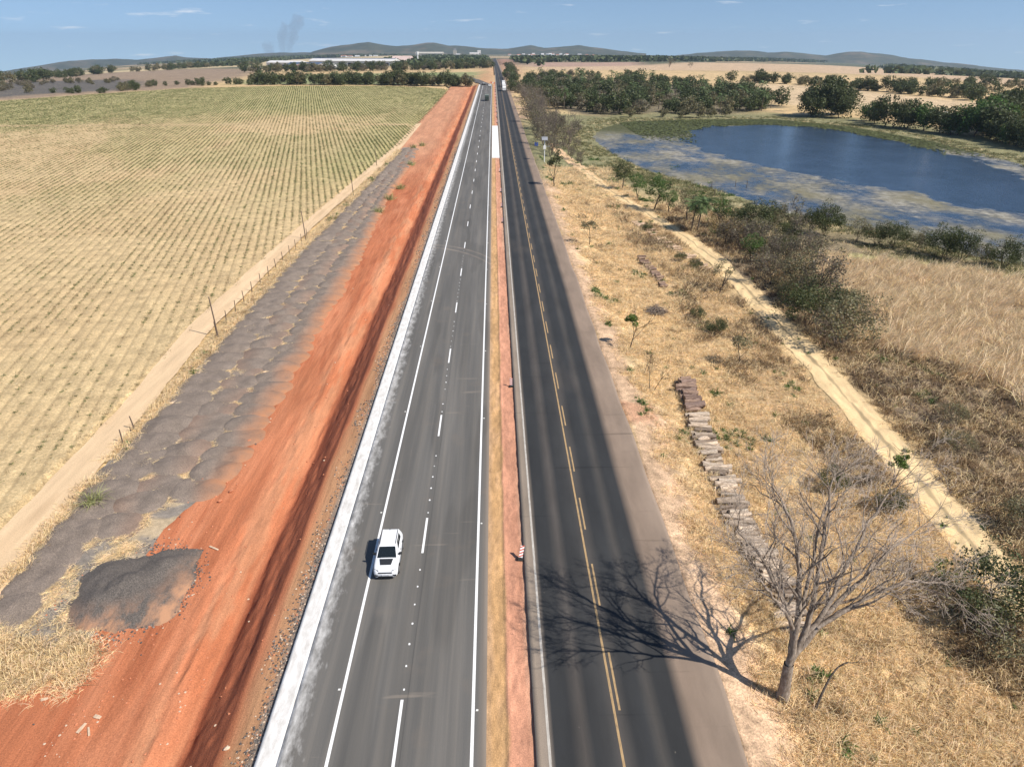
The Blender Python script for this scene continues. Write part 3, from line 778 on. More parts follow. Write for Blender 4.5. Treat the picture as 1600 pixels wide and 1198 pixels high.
def palm(seed, Ht, fr, nf, lean=.1, detail=12):
    rng = np.random.default_rng(seed)
    z = np.linspace(-.2, Ht, 7); lx = lean * (z / Ht) ** 2 * Ht
    p = np.stack([lx, z * 0, z], 1)
    v, f = tubes([(p, np.linspace(.024 * Ht, .016 * Ht, 7) + .03)], 6); parts = [('trunk', np_mesh('trunk', v, f, m_trunkp, True))]
    V = []; F = []; C = []; b = 0; top = p[-1]
    for k in range(nf):
        a = k * 2.399 + rng.normal(0, .15); el = rng.uniform(-.15, 1.25); L = fr * rng.uniform(.8, 1.1)
        t = np.linspace(0, 1, detail); e = el - t * 1.35
        dx = np.cumsum(np.cos(e)) / detail * L; dz = np.cumsum(np.sin(e)) / detail * L
        cs, sn = math.cos(a), math.sin(a)
        rp = top + np.stack([dx * cs, dx * sn, dz], 1); side = np.array((-sn, cs, 0.))
        w = fr * .26 * np.sin(np.pi * np.clip(t * .9 + .1, 0, 1)) ** .7; tone = rng.uniform(.7, 1.3)
        for s in (-1, 1):
            for i in range(1, detail):
                q = rp[i]; tip = q + side * s * w[i] * rng.uniform(.8, 1.1) + (rp[i] - rp[i - 1]) * 1.5 + np.array((0, 0, -.45 * w[i]))
                d_ = (rp[i] - rp[i - 1]) * .42
                V += [q - d_, q + d_, tip + d_ * .35, tip - d_ * .35]; F.append((b, b + 1, b + 2, b + 3)); b += 4; C += [(tone, tone, tone * .9)] * 4
        for i in range(1, detail):
            V += [rp[i - 1] - side * .02, rp[i - 1] + side * .02, rp[i] + side * .02, rp[i] - side * .02]; F.append((b, b + 1, b + 2, b + 3)); b += 4; C += [(1.2, 1.25, 1.)] * 4
    parts.append(('crown', np_mesh('crown', np.array(V), np.array(F), L_palm, False, np.array(C)))); return parts

def plant(name, parts, x, y, sc=1., rz=None, label=None, cat='tree', group=None, dz=0., lean=(0, 0), z=None):
    rz = random.uniform(0, 6.28) if rz is None else rz
    o = bpy.data.objects.new(name, None); COL.objects.link(o)
    o.empty_display_size = .3
    o.location = (x, y, (hz(x, y) if z is None else z) + dz); o.rotation_euler = (lean[0], lean[1], rz)
    o.scale = sc if hasattr(sc, '__len__') else (sc, sc, sc * random.uniform(.9, 1.12))
    tag(o, label, cat, group)
    for n_, me in parts:
        c = bpy.data.objects.new(n_, me); COL.objects.link(c); c.parent = o
    return o

# ------------------------------------------------------------------ grass scattered over the land (nobody could count it)
def tuft_obj(name, v, f, mat, col=None):
    return bpy.data.objects.new(name, np_mesh(name, v, f, mat, False, col if col is not None else np.ones((len(v), 3))))

def blades(seed, n, rad, L, w, el, mat, name, bend=.5, az=None, azs=3.2, tone=.3, droop=0.):
    rng = np.random.default_rng(seed)
    b = np.stack([rng.normal(0, rad, n), rng.normal(0, rad, n), np.full(n, -.03)], 1)
    a = rng.uniform(-math.pi, math.pi, n) if az is None else rng.normal(az, azs, n)
    e = rng.uniform(el[0], el[1], n); l = L * rng.uniform(.55, 1.25, n)
    d1 = np.stack([np.cos(a) * np.cos(e), np.sin(a) * np.cos(e), np.sin(e)], 1)
    e2 = e - bend * rng.uniform(.4, 1.4, n); d2 = np.stack([np.cos(a) * np.cos(e2), np.sin(a) * np.cos(e2), np.sin(e2)], 1)
    mid = b + d1 * (l * .55)[:, None]; tip = mid + d2 * (l * .45)[:, None]; tip[:, 2] = np.maximum(tip[:, 2], .01)
    sd = unit(np.cross(d1, rng.normal(0, 1, (n, 3)))) * w * .5
    v = np.stack([b - sd, b + sd, mid + sd * .9, mid - sd * .9, tip + sd * .3, tip - sd * .3], 1).reshape(-1, 3)
    k = np.arange(n)[:, None] * 6
    f = np.concatenate([k + np.array([0, 1, 2, 3]), k + np.array([3, 2, 4, 5])])
    t = rng.uniform(1 - tone, 1 + tone, n); c = np.repeat(np.stack([t, t * rng.uniform(.93, 1.03, n), t * rng.uniform(.8, 1.05, n)], 1), 6, 0)
    return tuft_obj(name, v, f, mat, c)

def scatter(name, pts, scl, rot, idx, srcs, label, cat, tilt=None):
    n = len(pts); me = bpy.data.meshes.new(name)
    me.vertices.add(n); me.vertices.foreach_set('co', np.asarray(pts, np.float32).ravel())
    a = me.attributes.new('scl', 'FLOAT', 'POINT'); a.data.foreach_set('value', np.asarray(scl, np.float32))
    r3 = np.zeros((n, 3), np.float32); r3[:, 2] = rot
    if tilt is not None: r3[:, :2] = tilt
    a = me.attributes.new('rot', 'FLOAT_VECTOR', 'POINT'); a.data.foreach_set('vector', r3.ravel())
    a = me.attributes.new('pick', 'INT', 'POINT'); a.data.foreach_set('value', np.asarray(idx, np.int32))
    o = link(name, me); tag(o, label, cat, None, 'stuff')
    ng = bpy.data.node_groups.new(name, 'GeometryNodeTree')
    ng.interface.new_socket('Geometry', in_out='INPUT', socket_type='NodeSocketGeometry')
    ng.interface.new_socket('Geometry', in_out='OUTPUT', socket_type='NodeSocketGeometry')
    N = ng.nodes; Lk = ng.links
    gi = N.new('NodeGroupInput'); go = N.new('NodeGroupOutput'); ins = N.new('GeometryNodeInstanceOnPoints'); jn = N.new('GeometryNodeJoinGeometry')
    for s in reversed(srcs):
        oi = N.new('GeometryNodeObjectInfo'); oi.inputs['Object'].default_value = s; oi.inputs['As Instance'].default_value = True
        Lk.new(oi.outputs['Geometry'], jn.inputs[0])
    def at_(nm, typ):
        q = N.new('GeometryNodeInputNamedAttribute'); q.data_type = typ; q.inputs['Name'].default_value = nm; return q.outputs['Attribute']
    Lk.new(gi.outputs[0], ins.inputs['Points']); Lk.new(jn.outputs[0], ins.inputs['Instance'])
    ins.inputs['Pick Instance'].default_value = True
    Lk.new(at_('pick', 'INT'), ins.inputs['Instance Index']); Lk.new(at_('scl', 'FLOAT'), ins.inputs['Scale'])
    e2r = N.new('FunctionNodeEulerToRotation'); Lk.new(at_('rot', 'FLOAT_VECTOR'), e2r.inputs[0]); Lk.new(e2r.outputs[0], ins.inputs['Rotation'])
    Lk.new(ins.outputs[0], go.inputs[0])
    md = o.modifiers.new('scatter', 'NODES'); md.node_group = ng
    return o

def rnd_pts(n, x0, x1, y0, y1, dens, seed, geo=True):
    rng = np.random.default_rng(seed)
    x = rng.uniform(x0, x1, n); y = (y0 * (y1 / y0) ** rng.uniform(0, 1, n)) if geo else rng.uniform(y0, y1, n)
    k = rng.uniform(0, 1, n) < dens(x, y)
    x, y = x[k], y[k]
    return x, y, rng

S_straw = leafmat('straw', (.95, .76, .49), .4, .3); S_brown = leafmat('brown_grass', (.36, .25, .145), .25, .35)
S_pale = leafmat('pale_tall_grass', (.88, .71, .49), .35, .35); S_gr = leafmat('green_weed', (.12, .19, .05), .2, .35)
S_crop = leafmat('crop_leaves', (.185, .215, .085), .3, .35); S_dead = leafmat('dead_crop', (.27, .20, .105), .25, .3)
straw_t = [blades(1, 26, .22, .62, .026, (.02, .4), S_straw, 'straw_tuft_a'), blades(2, 26, .3, .75, .026, (.0, .28), S_straw, 'straw_tuft_b'), blades(3, 22, .16, .7, .026, (.3, 1.2), S_straw, 'straw_tuft_c', .8), blades(4, 22, .25, .55, .028, (.1, 1.0), S_brown, 'brown_tuft')]
brush_t = [blades(5, 30, .28, .7, .03, (.2, 1.3), S_brown, 'brush_a', .4), blades(6, 26, .3, .8, .028, (.0, 1.1), S_straw, 'brush_b', .9), blades(7, 30, .35, .55, .035, (.1, 1.2), m_twigb, 'brush_c', .3)]
tall_t = [blades(8, 40, .3, 2.0, .05, (.8, 1.45), S_pale, 'tall_a', .6, .3, .6, .4), blades(9, 40, .34, 2.4, .05, (.75, 1.4), S_pale, 'tall_b', .7, .2, .6, .4), blades(10, 26, .4, 1.4, .035, (.7, 1.4), S_brown, 'tall_c', .5)]
weed_t = [blades(11, 26, .12, .5, .06, (.3, 1.4), S_gr, 'weed_a', .7), blades(12, 18, .1, .4, .07, (.2, 1.3), S_gr, 'weed_b', .5)]
crop_t = [blades(13, 14, .16, .42, .055, (.4, 1.4), S_crop, 'crop_a', .7), blades(14, 10, .2, .34, .05, (.3, 1.3), S_dead, 'crop_b', .6), blades(15, 12, .14, .34, .05, (.4, 1.4), S_crop, 'crop_c', .6)]
def spread(name, x, y, rng, srcs, probs, s0, s1, label, cat, dist_grow=True):
    n = len(x); z = Hn(x, y)
    idx = rng.choice(len(srcs), n, p=probs)
    sc_ = rng.uniform(s0, s1, n) * (1 + .9 * np.clip((y - 60) / 150, 0, 1) * dist_grow)
    scatter(name, np.stack([x, y, z], 1), sc_, rng.uniform(-math.pi, math.pi, n), idx, srcs, label, cat)

trk_c = lambda y: np.interp(y, [8, 20, 36, 48, 76, 100, 116, 132, 155, 174, 200, 220, 242, 262], [34, 34.3, 35.1, 36.1, 37.5, 38.3, 38, 36.2, 32.2, 29.4, 26.6, 24.3, 22.2, 21.5])
def d_straw(x, y):
    n = fbm(x * .3, y * .3, 91, 3); d = np.abs(x - trk_c(y))
    return smooth(13.2, 16.5, x + (n - .5) * 3) * smooth(1.25, 1.9, d) * (.35 + .9 * smooth(.3, .6, n))
x, y, rng = rnd_pts(36000, 12.8, 34.5, 14, 210, d_straw, 201)
spread('dry_grass', x, y, rng, straw_t, [.37, .38, .18, .07], .7, 1.35, 'tangled dry straw covering the verge between road and track', 'grass')
x, y, rng = rnd_pts(2200, 17.0, 21.6, 29, 68, lambda x, y: smooth(1.9, 1.2, np.abs(x - np.interp(y, [29, 36, 41, 51, 58, 66], [18.6, 18.9, 18.5, 18.9, 19.7, 20.3]))) * (.3 + .7 * (vnoise(x, y, 106) > .45)), 210)
spread('log_row_straw', x, y, rng, straw_t[:3], [.3, .3, .4], .8, 1.4, 'dry straw grown round and between the logs', 'grass')
def d_brush(x, y):
    n = fbm(x * .16, y * .16, 92, 3); d = x - trk_c(y)
    a = smooth(24, 29, x) * smooth(-1.8, -2.8, d) * smooth(.44, .58, n)
    b = smooth(1.8, 2.9, d) * smooth(62, 48, x) * (.35 + .65 * smooth(.35, .6, n))
    c = smooth(16, 18, x) * smooth(24, 20, x) * smooth(.66, .74, n) * .35
    return np.maximum(np.maximum(a, b), c) * smooth(170, 130, y)
x, y, rng = rnd_pts(30000, 16, 62, 15, 170, d_brush, 202)
spread('brown_brush', x, y, rng, brush_t, [.4, .3, .3], .7, 1.5, 'brown dry brush on both sides of the sandy track', 'brush')
TALL = [(45, 82), (49, 108), (56, 117), (84, 103), (104, 92), (100, 46), (56, 57)]
def d_tall(x, y):
    n = fbm(x * .12, y * .12, 93, 3); s = sdist(x, y, TALL)
    return smooth(-1, 3, s + (n - .5) * 8) * (.25 + .9 * smooth(.3, .6, n))
x, y, rng = rnd_pts(15000, 40, 108, 44, 122, d_tall, 203, False)
n_ = len(x); scatter('tall_dry_grass', np.stack([x, y, Hn(x, y)], 1), rng.uniform(.65, 1.25, n_), rng.normal(0, .7, n_), rng.choice(3, n_, p=[.44, .42, .14]), tall_t, 'tall pale dry grass standing between track and pond', 'grass')
def d_weed(x, y):
    n = vnoise(x * .22, y * .22, 94); d = np.abs(x - trk_c(y))
    return smooth(.78, .86, n) * smooth(1.3, 1.8, d) * .6 + .006
x, y, rng = rnd_pts(26000, 14, 60, 16, 230, d_weed, 204)
spread('green_weeds', x, y, rng, weed_t, [.6, .4], .6, 1.4, 'scattered green weeds in the dry grass by the road', 'weeds')
def d_shore(x, y):
    s = sdist(x, y, POND); n = fbm(x * .1, y * .1, 95, 3)
    return smooth(-22, -8, s) * smooth(1, -1.5, s) * smooth(.3, .6, n)
x, y, rng = rnd_pts(42000, 24, 180, 92, 390, d_shore, 205)
S_sedge = leafmat('sedge', (.20, .20, .085), .2, .4)
sed = [blades(16, 22, .4, .9, .06, (.4, 1.4), S_sedge, 'sedge_a', .6), blades(17, 18, .4, .7, .06, (.2, 1.3), S_straw, 'sedge_b', .6)]
n_ = len(x); scatter('shore_sedge', np.stack([x, y, Hn(x, y)], 1), rng.uniform(.6, 1.3, n_), rng.uniform(-3, 3, n_), rng.choice(2, n_, p=[.75, .25]), sed, 'green and yellow sedge along the bank of the pond', 'sedge')

# straw along the field track and in the lower left corner
def d_left(x, y):
    n = fbm(x * .4, y * .25, 96, 3); m = np.interp(y, [5, 33, 45, 77, 116, 166, 262], [-33.6, -33.8, -34.6, -35.0, -35.4, -34.1, -32.5])
    edge = smooth(1.0, .35, np.abs(x - m - .1)) * smooth(.25, .5, n)
    corner = smooth(-1, 1, sdist(x, y, [(-34, 33.4), (-30, 32.6), (-26.8, 32.4), (-24.6, 31.2), (-25.0, 29.6), (-28.2, 28.0), (-34, 26.6)]) + (n - .5) * 3)
    return np.maximum(edge, corner)
x, y, rng = rnd_pts(60000, -40, -23, 22, 250, d_left, 206)
spread('track_side_straw', x, y, rng, straw_t, [.4, .3, .2, .1], .6, 1.3, 'dry straw along the field track and beside the gravel', 'grass')
x, y, rng = rnd_pts(9000, -38, -24, 24, 255, lambda x, y: (vnoise(x * .7, y * .2, 97) > .8) * (np.abs(x - np.interp(y, [5, 61, 116, 166, 255], [-33.8, -34.8, -35.3, -34., -32.4])) < .6) * .5, 207)
spread('track_side_weeds', x, y, rng, weed_t, [.6, .4], .7, 1.4, 'green weeds at the edge of the field track', 'weeds')

# straw caught between the gravel heaps
rng = np.random.default_rng(303); q_ = rng.uniform(33, 200, 9000); kk = rng.integers(1, 3, 9000)
gl_ = np.array([gl(t) for t in q_]); rl_ = np.array([red_L(t) for t in q_])
ph_ = q_ / 2.72 * 2 * math.pi; xs_ = gl_ + (rl_ - gl_) * kk / 3 + .55 * np.sin(ph_ + kk) + rng.normal(0, .22, 9000)
cr_ = rng.random(9000) < .3; xs_ = np.where(cr_, gl_ + (rl_ - gl_) * rng.uniform(0, .85, 9000), xs_)
k_ = (fbm(xs_ * .8, q_ * .5, 105, 3) > .47); xs_, q_ = xs_[k_], q_[k_]
flat_t = [blades(18, 16, .3, .5, .022, (-.05, .15), S_straw, 'loose_straw_a', .2), blades(19, 12, .25, .4, .022, (-.05, .2), S_straw, 'loose_straw_b', .2)]
heap_straw = (xs_, q_, rng, flat_t)

# crop rows
rng = np.random.default_rng(301)
th = math.atan2(.2368, .9716); nx_, ny_ = math.cos(th), math.sin(th)
P_ = []
for k in range(-350, 95):
    u = (k + .25) * 1.5
    v_ = np.arange(20, 660, .42); v_ = v_ + rng.uniform(-.3, .3, len(v_))
    uu = u + rng.normal(0, .05, len(v_)) + .15 * np.sin(v_ * .03 + k)
    P_.append(np.stack([uu * nx_ - v_ * ny_, uu * ny_ + v_ * nx_], 1))
P_ = np.concatenate(P_)
P_ = P_[(P_[:, 0] > -420) & (P_[:, 0] > -.8 * P_[:, 1] - 25) & (P_[:, 1] > 20)]
P_ = P_[in_poly(P_[:, 0] - 1.0, P_[:, 1], FIELD)]
g_ = field_green(P_[:, 0], P_[:, 1]); n1 = fbm(P_[:, 0] * .16, P_[:, 1] * .08, 98, 3); n2 = vnoise(P_[:, 0] * .02, P_[:, 1] * .02, 99)
dens = .10 + .6 * smooth(.38, .62, n1) * (.55 + .6 * n2) + g_ * .5 + .22 * smooth(90, 190, P_[:, 1])
far_ = np.clip(220 / P_[:, 1], .45, 1)
k_ = rng.uniform(0, 1, len(P_)) < dens * far_
P_ = P_[k_]; g_ = g_[k_]; n_ = len(P_)
sc_ = rng.uniform(.3, .85, n_) * (1 + .25 * g_) * np.clip(.9 + P_[:, 1] / 700, 1, 1.35)
pick = np.where(rng.uniform(0, 1, n_) < .5 - .45 * g_, 1, np.where(rng.uniform(0, 1, n_) < .5, 0, 2))
crop = scatter('crop_rows', np.stack([P_[:, 0], P_[:, 1], Hn(P_[:, 0], P_[:, 1])], 1), sc_, rng.uniform(-3, 3, n_), pick, crop_t, 'rows of young green crop in the stubble field', 'crop')

# lily pads on the far side of the pond
rng = np.random.default_rng(302)
x = rng.uniform(60, 170, 60000); y = rng.uniform(150, 362, 60000)
so_ = sdist(x, y, OPEN); sp_ = sdist(x, y, POND)
lm_ = smooth(1, -3, so_ + (fbm(x * .2, y * .2, 72) - .5) * 8) * (sp_ > -1) * smooth(0, 40, (x - 60) * .35 + (y - 235) * .8 - 30)
k_ = rng.uniform(0, 1, len(x)) < lm_ * .9
x, y = x[k_], y[k_]; n_ = len(x)
a_ = rng.uniform(0, 6.28, n_); s_ = rng.uniform(.3, .7, n_)
hx = np.stack([np.stack([x + s_ * np.cos(a_ + j * 2 * math.pi / 5), y + s_ * np.sin(a_ + j * 2 * math.pi / 5), POND_Z + .02 + rng.uniform(0, .22, n_)], -1) for j in range(5)], 1)
L_lily = leafmat('lily_leaves', (.105, .115, .035), .1, .35)
tag(link('lily_pads', np_mesh('lily_pads', hx.reshape(-1, 3), np.arange(5 * n_).reshape(-1, 5), L_lily, False, np.repeat(np.stack([rng.uniform(.6, 1.4, n_)] * 3, 1), 5, 0))), 'dark green lily pads along the far bank of the pond', 'lily pads', None, 'stuff')

# loose stones on the verge of the new carriageway and clods along the red strip
def rock_mesh(seed, mat, nm, sq=.7):
    import bmesh
    bm = bmesh.new(); bmesh.ops.create_icosphere(bm, subdivisions=1, radius=.5); rr_ = random.Random(seed)
    for v in bm.verts: v.co *= rr_.uniform(.7, 1.25); v.co.z *= sq
    me = bpy.data.meshes.new(nm); bm.to_mesh(me); bm.free(); me.materials.append(getattr(mat, 'mat', mat)); return me
m_st = plain('grey_stone', (.22, .19, .165), .9, .2, 0, .5, 3); m_std = plain('dark_stone', (.10, .088, .08), .9, .2, 0, .4, 3); m_clod = plain('red_clod', (.50, .20, .11), .95, .1, 0, .3, 3); m_pal = plain('pale_chip', (.62, .47, .34), .95, .1, 0, .3, 3)
rk = [bpy.data.objects.new('stone_a', rock_mesh(1, m_st, 'stone_a')), bpy.data.objects.new('stone_b', rock_mesh(2, m_std, 'stone_b')), bpy.data.objects.new('clod', rock_mesh(3, m_clod, 'clod')), bpy.data.objects.new('chip', rock_mesh(4, m_pal, 'chip', .35))]
x, y, rng = rnd_pts(9000, -13.9, -12.3, 14, 250, lambda x, y: smooth(-13.9, -12.6, x + (fbm(x * .8, y * .3, 101, 3) - .5) * 2.0) * (.25 + .75 * smooth(.4, .6, fbm(x * .4, y * .15, 102, 3))), 208)
n_ = len(x); scatter('verge_stones', np.stack([x, y, Hn(x, y) + .03], 1), rng.uniform(.04, .14, n_) * (1 + y / 160), rng.uniform(-3, 3, n_), rng.choice(4, n_, p=[.33, .37, .1, .2]), rk, 'loose grey stones along the black edge of the new carriageway', 'stones')
def d_cl(x, y):
    m = np.interp(y, [5, 28, 42, 54, 91, 151, 200], [-25, -24.3, -25, -25, -27.3, -29, -31])
    return np.maximum(smooth(2.4, .2, np.abs(x - m - 1.2)) * .55, smooth(1.5, .1, np.abs(x + 18.2)) * .35 * (fbm(x, y * .3, 104) > .45)) + .02
x, y, rng = rnd_pts(9000, -30, -13.2, 14, 200, d_cl, 209)
n_ = len(x); scatter('red_clods', np.stack([x, y, Hn(x, y) + .04], 1), rng.uniform(.05, .22, n_) ** 1.2 * (1 + y / 160), rng.uniform(-3, 3, n_), rng.choice(4, n_, p=[.0, .03, .72, .25]), rk, 'small clods and pale chips lying on the red earth', 'clods')
# ------------------------------------------------------------------ gravel heaps
m_gv = NT('gravel'); p_ = m_gv.pos(); sx = m_gv.n('ShaderNodeSeparateXYZ'); m_gv.put(p_, sx.inputs[0])
n1 = m_gv.noise(p_, 13, 4, .75); n2 = m_gv.noise(p_, .7, 4)
c_ = m_gv.ramp(n1, [(.28, (.105, .083, .067)), (.5, (.215, .172, .14)), (.72, (.39, .31, .245))])
c_ = m_gv.mix(1., c_, m_gv.ramp(n2, [(.3, .82), (.7, 1.18)]), 'MULTIPLY')
rd = m_gv.attr('red').outputs['Fac']
oi = m_gv.n('ShaderNodeObjectInfo')
c_ = m_gv.mix(m_gv.math('MULTIPLY', m_gv.math('MULTIPLY', rd, m_gv.ramp(n2, [(.3, .5), (.6, 1.)])), oi.outputs['Alpha']), c_, (.44, .205, .105))
c_ = m_gv.mix(m_gv.ramp(m_gv.noise(m_gv.mapped(p_, (1, 1, 1)), 7, 5, .8), [(.62, 0.), (.70, .7)]), c_, (.46, .37, .26))
m_gv.base(c_); m_gv.bump(n1, .9, .06)
heap_me = []
for s in range(6):
    rng = np.random.default_rng(400 + s); na, nr = 30, 9
    a = np.linspace(0, 2 * math.pi, na, endpoint=False); r = np.linspace(0, 1, nr)
    Aa, Rr = np.meshgrid(a, r, indexing='ij')
    sq = (np.abs(np.cos(Aa)) ** 2.6 + np.abs(np.sin(Aa)) ** 2.6) ** (-1 / 2.6)
    x = 2.2 * Rr * sq * np.cos(Aa); y = 1.75 * Rr * sq * np.sin(Aa)
    n = fbm(x * .8 + 50 + s * 9, y * .8 + 50, s, 3)
    z = .50 * np.clip(1 - Rr ** 2.2, 0, 1) ** .8 * (.5 + .9 * n) + .08 * np.sin(x * 1.3 + s) * (1 - Rr) + .05 * (fbm(x * 3 + 9, y * 3 + 9, s + 4, 2) - .5) - .10
    v = np.stack([x, y, z], -1).reshape(-1, 3)
    f = []
    for i in range(na):
        j = (i + 1) % na
        for k in range(nr - 1): f.append((i * nr + k, i * nr + k + 1, j * nr + k + 1, j * nr + k))
    heap_me.append(np_mesh('gravel_heap', v, f, m_gv.mat, True, None, {'red': smooth(-.6, 2.0, x).ravel()}))
rows_txt = ['row by the field track', 'middle row', 'red stained row']
cnt = [0, 0, 0]
yy = 34.5
while yy < 254:
    wdt = red_L(yy) - gl(yy); nc = 3 if wdt > 6.6 else (2 if wdt > 4.2 else 1)
    cw = wdt / nc
    for c in range(nc):
        y = yy + (.9 if c == 1 else 0) + random.uniform(-.25, .25)
        if (c == 1 and y < 41.5) or (c == 2 and y < 47): continue
        x = gl(y) + cw * (c + .5) + random.uniform(-.2, .2)
        row = c if nc == 3 else (0 if nc == 1 else (0, 2)[c])
        cnt[row] += 1
        o = link('gravel_heap', random.choice(heap_me), None, (x, y, hz(x, y) + .02), random.uniform(-.35, .35) + random.choice((0, math.pi)) * (c < 2), (cw / 3.7 * random.uniform(1.1, 1.3), random.uniform(1.05, 1.45), random.uniform(.55, 1.4)))
        o.color = (1, 1, 1, (.0, .25, 1.)[row] if nc > 1 else .3)
        tag(o, 'gravel heap, %s from the near end of the %s' % (ordinal(cnt[row]), rows_txt[row]), 'gravel heap', 'gravel heaps dumped in rows')
    yy += 2.72

# dark heap of asphalt millings
m_mill = NT('asphalt_millings'); p_ = m_mill.pos()
n1 = m_mill.noise(p_, 11, 4, .75); n2 = m_mill.noise(m_mill.mapped(p_, (1, .5, 1)), .9, 5, .65)
c_ = m_mill.ramp(n1, [(.3, (.058, .05, .045)), (.5, (.125, .108, .095)), (.72, (.24, .205, .175))])
c_ = m_mill.mix(m_mill.math('MULTIPLY', m_mill.attr('red').outputs['Fac'], m_mill.ramp(n2, [(.38, 0.), (.6, 1.)])), c_, (.50, .27, .155))
m_mill.base(c_); m_mill.bump(n1, .9, .06)
rng = np.random.default_rng(6); na, nr = 60, 22
a = np.linspace(0, 2 * math.pi, na, endpoint=False); r = np.linspace(0, 1, nr); Aa, Rr = np.meshgrid(a, r, indexing='ij')
rb = 1 + .55 * (fbm(np.cos(Aa) * 1.6 + 9, np.sin(Aa) * 1.6 + 9, 5, 3) - .5) * 2
x = 3.9 * Rr * rb * np.cos(Aa); y = 4.3 * Rr * rb * np.sin(Aa)
n = fbm(x * .5 + 20, y * .5 + 20, 44, 4)
z = 1.0 * np.clip(1 - Rr ** 1.2, 0, 1) * (.25 + 1.5 * n) + .12 * (fbm(x * 2, y * 2, 46, 3) - .5) * (1 - Rr) - .06
f = [(i * nr + k, i * nr + k + 1, ((i + 1) % na) * nr + k + 1, ((i + 1) % na) * nr + k) for i in range(na) for k in range(nr - 1)]
dh = link('millings_heap', np_mesh('millings_heap', np.stack([x, y, z], -1).reshape(-1, 3), f, m_mill.mat, True, None, {'red': smooth(.35, 1.05, Rr * .75 + .22 * x / 4 - .42 * y / 4).ravel()}), None, (-25.3, 36.4, hz(-25.3, 36.4) + .03), .2)
tag(dh, 'large dark heap of asphalt millings beside the red earth', 'heap')

x, y, rng, ft_ = heap_straw
n_ = len(x); zs_ = Hn(x, y) + .16
scatter('loose_straw', np.stack([x, y, zs_], 1), rng.uniform(.7, 1.4, n_), rng.uniform(-3, 3, n_), rng.integers(0, 2, n_), ft_, 'loose straw caught between the gravel heaps', 'straw')
rng = np.random.default_rng(304); a_ = rng.uniform(0, 6.283, 900); r_ = rng.normal(1., .12, 900)
x = -25.3 + 4.1 * r_ * np.cos(a_); y = 36.4 + 4.4 * r_ * np.sin(a_)
scatter('millings_rubble', np.stack([x, y, Hn(x, y) + .04], 1), rng.uniform(.04, .18, 900), rng.uniform(-3, 3, 900), rng.choice(4, 900, p=[.25, .55, .1, .1]), rk, 'loose rubble round the foot of the dark millings heap', 'rubble')

# clods and scraps lying on the red earth
for (x, y, s, t) in ((-25.3, 49.5, .62, 'big red clod on the gravel near the red earth'), (-22.4, 47.8, .42, 'red clod on the edge of the red earth, right of the big clod'), (-22.8, 46.4, .34, 'small red clod lying just nearer than its neighbour'), (-23.4, 55.9, .36, 'red clod on the edge of the red earth beyond the big clod')):
    tag(link('red_clod', rock_mesh(int(x * -10), m_clod, 'red_clod'), None, (x, y, hz(x, y) + .12), 1., (s * 1.3, s, s)), t, 'clod', 'red clods')
m_scrap = plain('weathered_wood', (.62, .46, .32), .8, .2, 0, .25, 4)
for (x, y, l, w, a, t) in ((-23.0, 25.7, .62, .16, 1.3, 'upright looking wood scrap at the left of three on the red earth'), (-22.5, 25.5, .6, .1, 2.1, 'thin wood scrap between two others on the red earth'), (-22.5, 26.4, .42, .2, -.3, 'short wide wood scrap farthest of three on the red earth'), (-21.2, 40.6, .9, .13, -.5, 'wood scrap beside the dark millings heap'), (-26.1, 27.6, .35, .15, .3, 'pale wood scrap nearest the straw corner')):
    b = MB().loft([[(-l / 2, -w / 2, 0), (-l / 2, w / 2, 0), (-l / 2, w / 2, .05), (-l / 2, -w / 2, .05)], [(0, -w * .55, 0), (0, w * .5, 0), (0, w * .5, .07), (0, -w * .55, .06)], [(l / 2, -w * .4, 0), (l / 2, w * .45, 0), (l / 2, w * .45, .05), (l / 2, -w * .4, .05)]])
    tag(b.build('wood_scrap', m_scrap, None, (x, y, hz(x, y) + .05), a), t, 'wood scrap', 'wood scraps on the red earth')
tag(link('pale_stone', rock_mesh(77, m_pal, 'pale_stone'), None, (-14.2, 23.6, hz(-14.2, 23.6) + .05), .4, (.42, .3, .3)), 'pale stone at the foot of the stony verge', 'stone')

# ------------------------------------------------------------------ logs
m_lbark = NT('log_bark'); _f = m_lbark.noise(m_lbark.mapped(m_lbark.obj(), (.5, 3, 3)), 5, 5, .7)
m_lbark.base(m_lbark.mix(1., m_lbark.ramp(_f, [(.28, (.15, .105, .075)), (.5, (.42, .325, .235)), (.72, (.72, .59, .455))]), m_lbark.n('ShaderNodeObjectInfo').outputs['Color'], 'MULTIPLY')); m_lbark.bump(_f, .9, .05)
m_cut = NT('cut_wood'); _f = m_cut.noise(m_cut.obj(), 8, 3); m_cut.base(m_cut.ramp(_f, [(.3, (.10, .07, .05)), (.7, (.30, .21, .14))]))
log_me = []
for s in range(7):
    rng = random.Random(500 + s); L = 2.1; n = 9; rings = []; r0 = .19 + .02 * s % .05
    ph = rng.uniform(0, 6); cv = rng.uniform(-.09, .09)
    for k in range(6):
        t = k / 5; rr_ = r0 * (1.12 - .28 * t) * rng.uniform(.92, 1.08)
        rings.append([((t - .5) * L, rr_ * math.cos(2 * math.pi * j / n) * (1 + .12 * math.sin(3 * j + ph)) + cv * math.sin(math.pi * t), rr_ * math.sin(2 * math.pi * j / n) * (1 + .1 * math.sin(2 * j + ph))) for j in range(n)])
    b = MB().loft(rings, False)
    b.add(rings[0], [tuple(reversed(range(n)))], 1).add(rings[-1], [tuple(range(n))], 1)
    log_me.append(b.mesh('log', [m_lbark.mat, m_cut.mat], True))
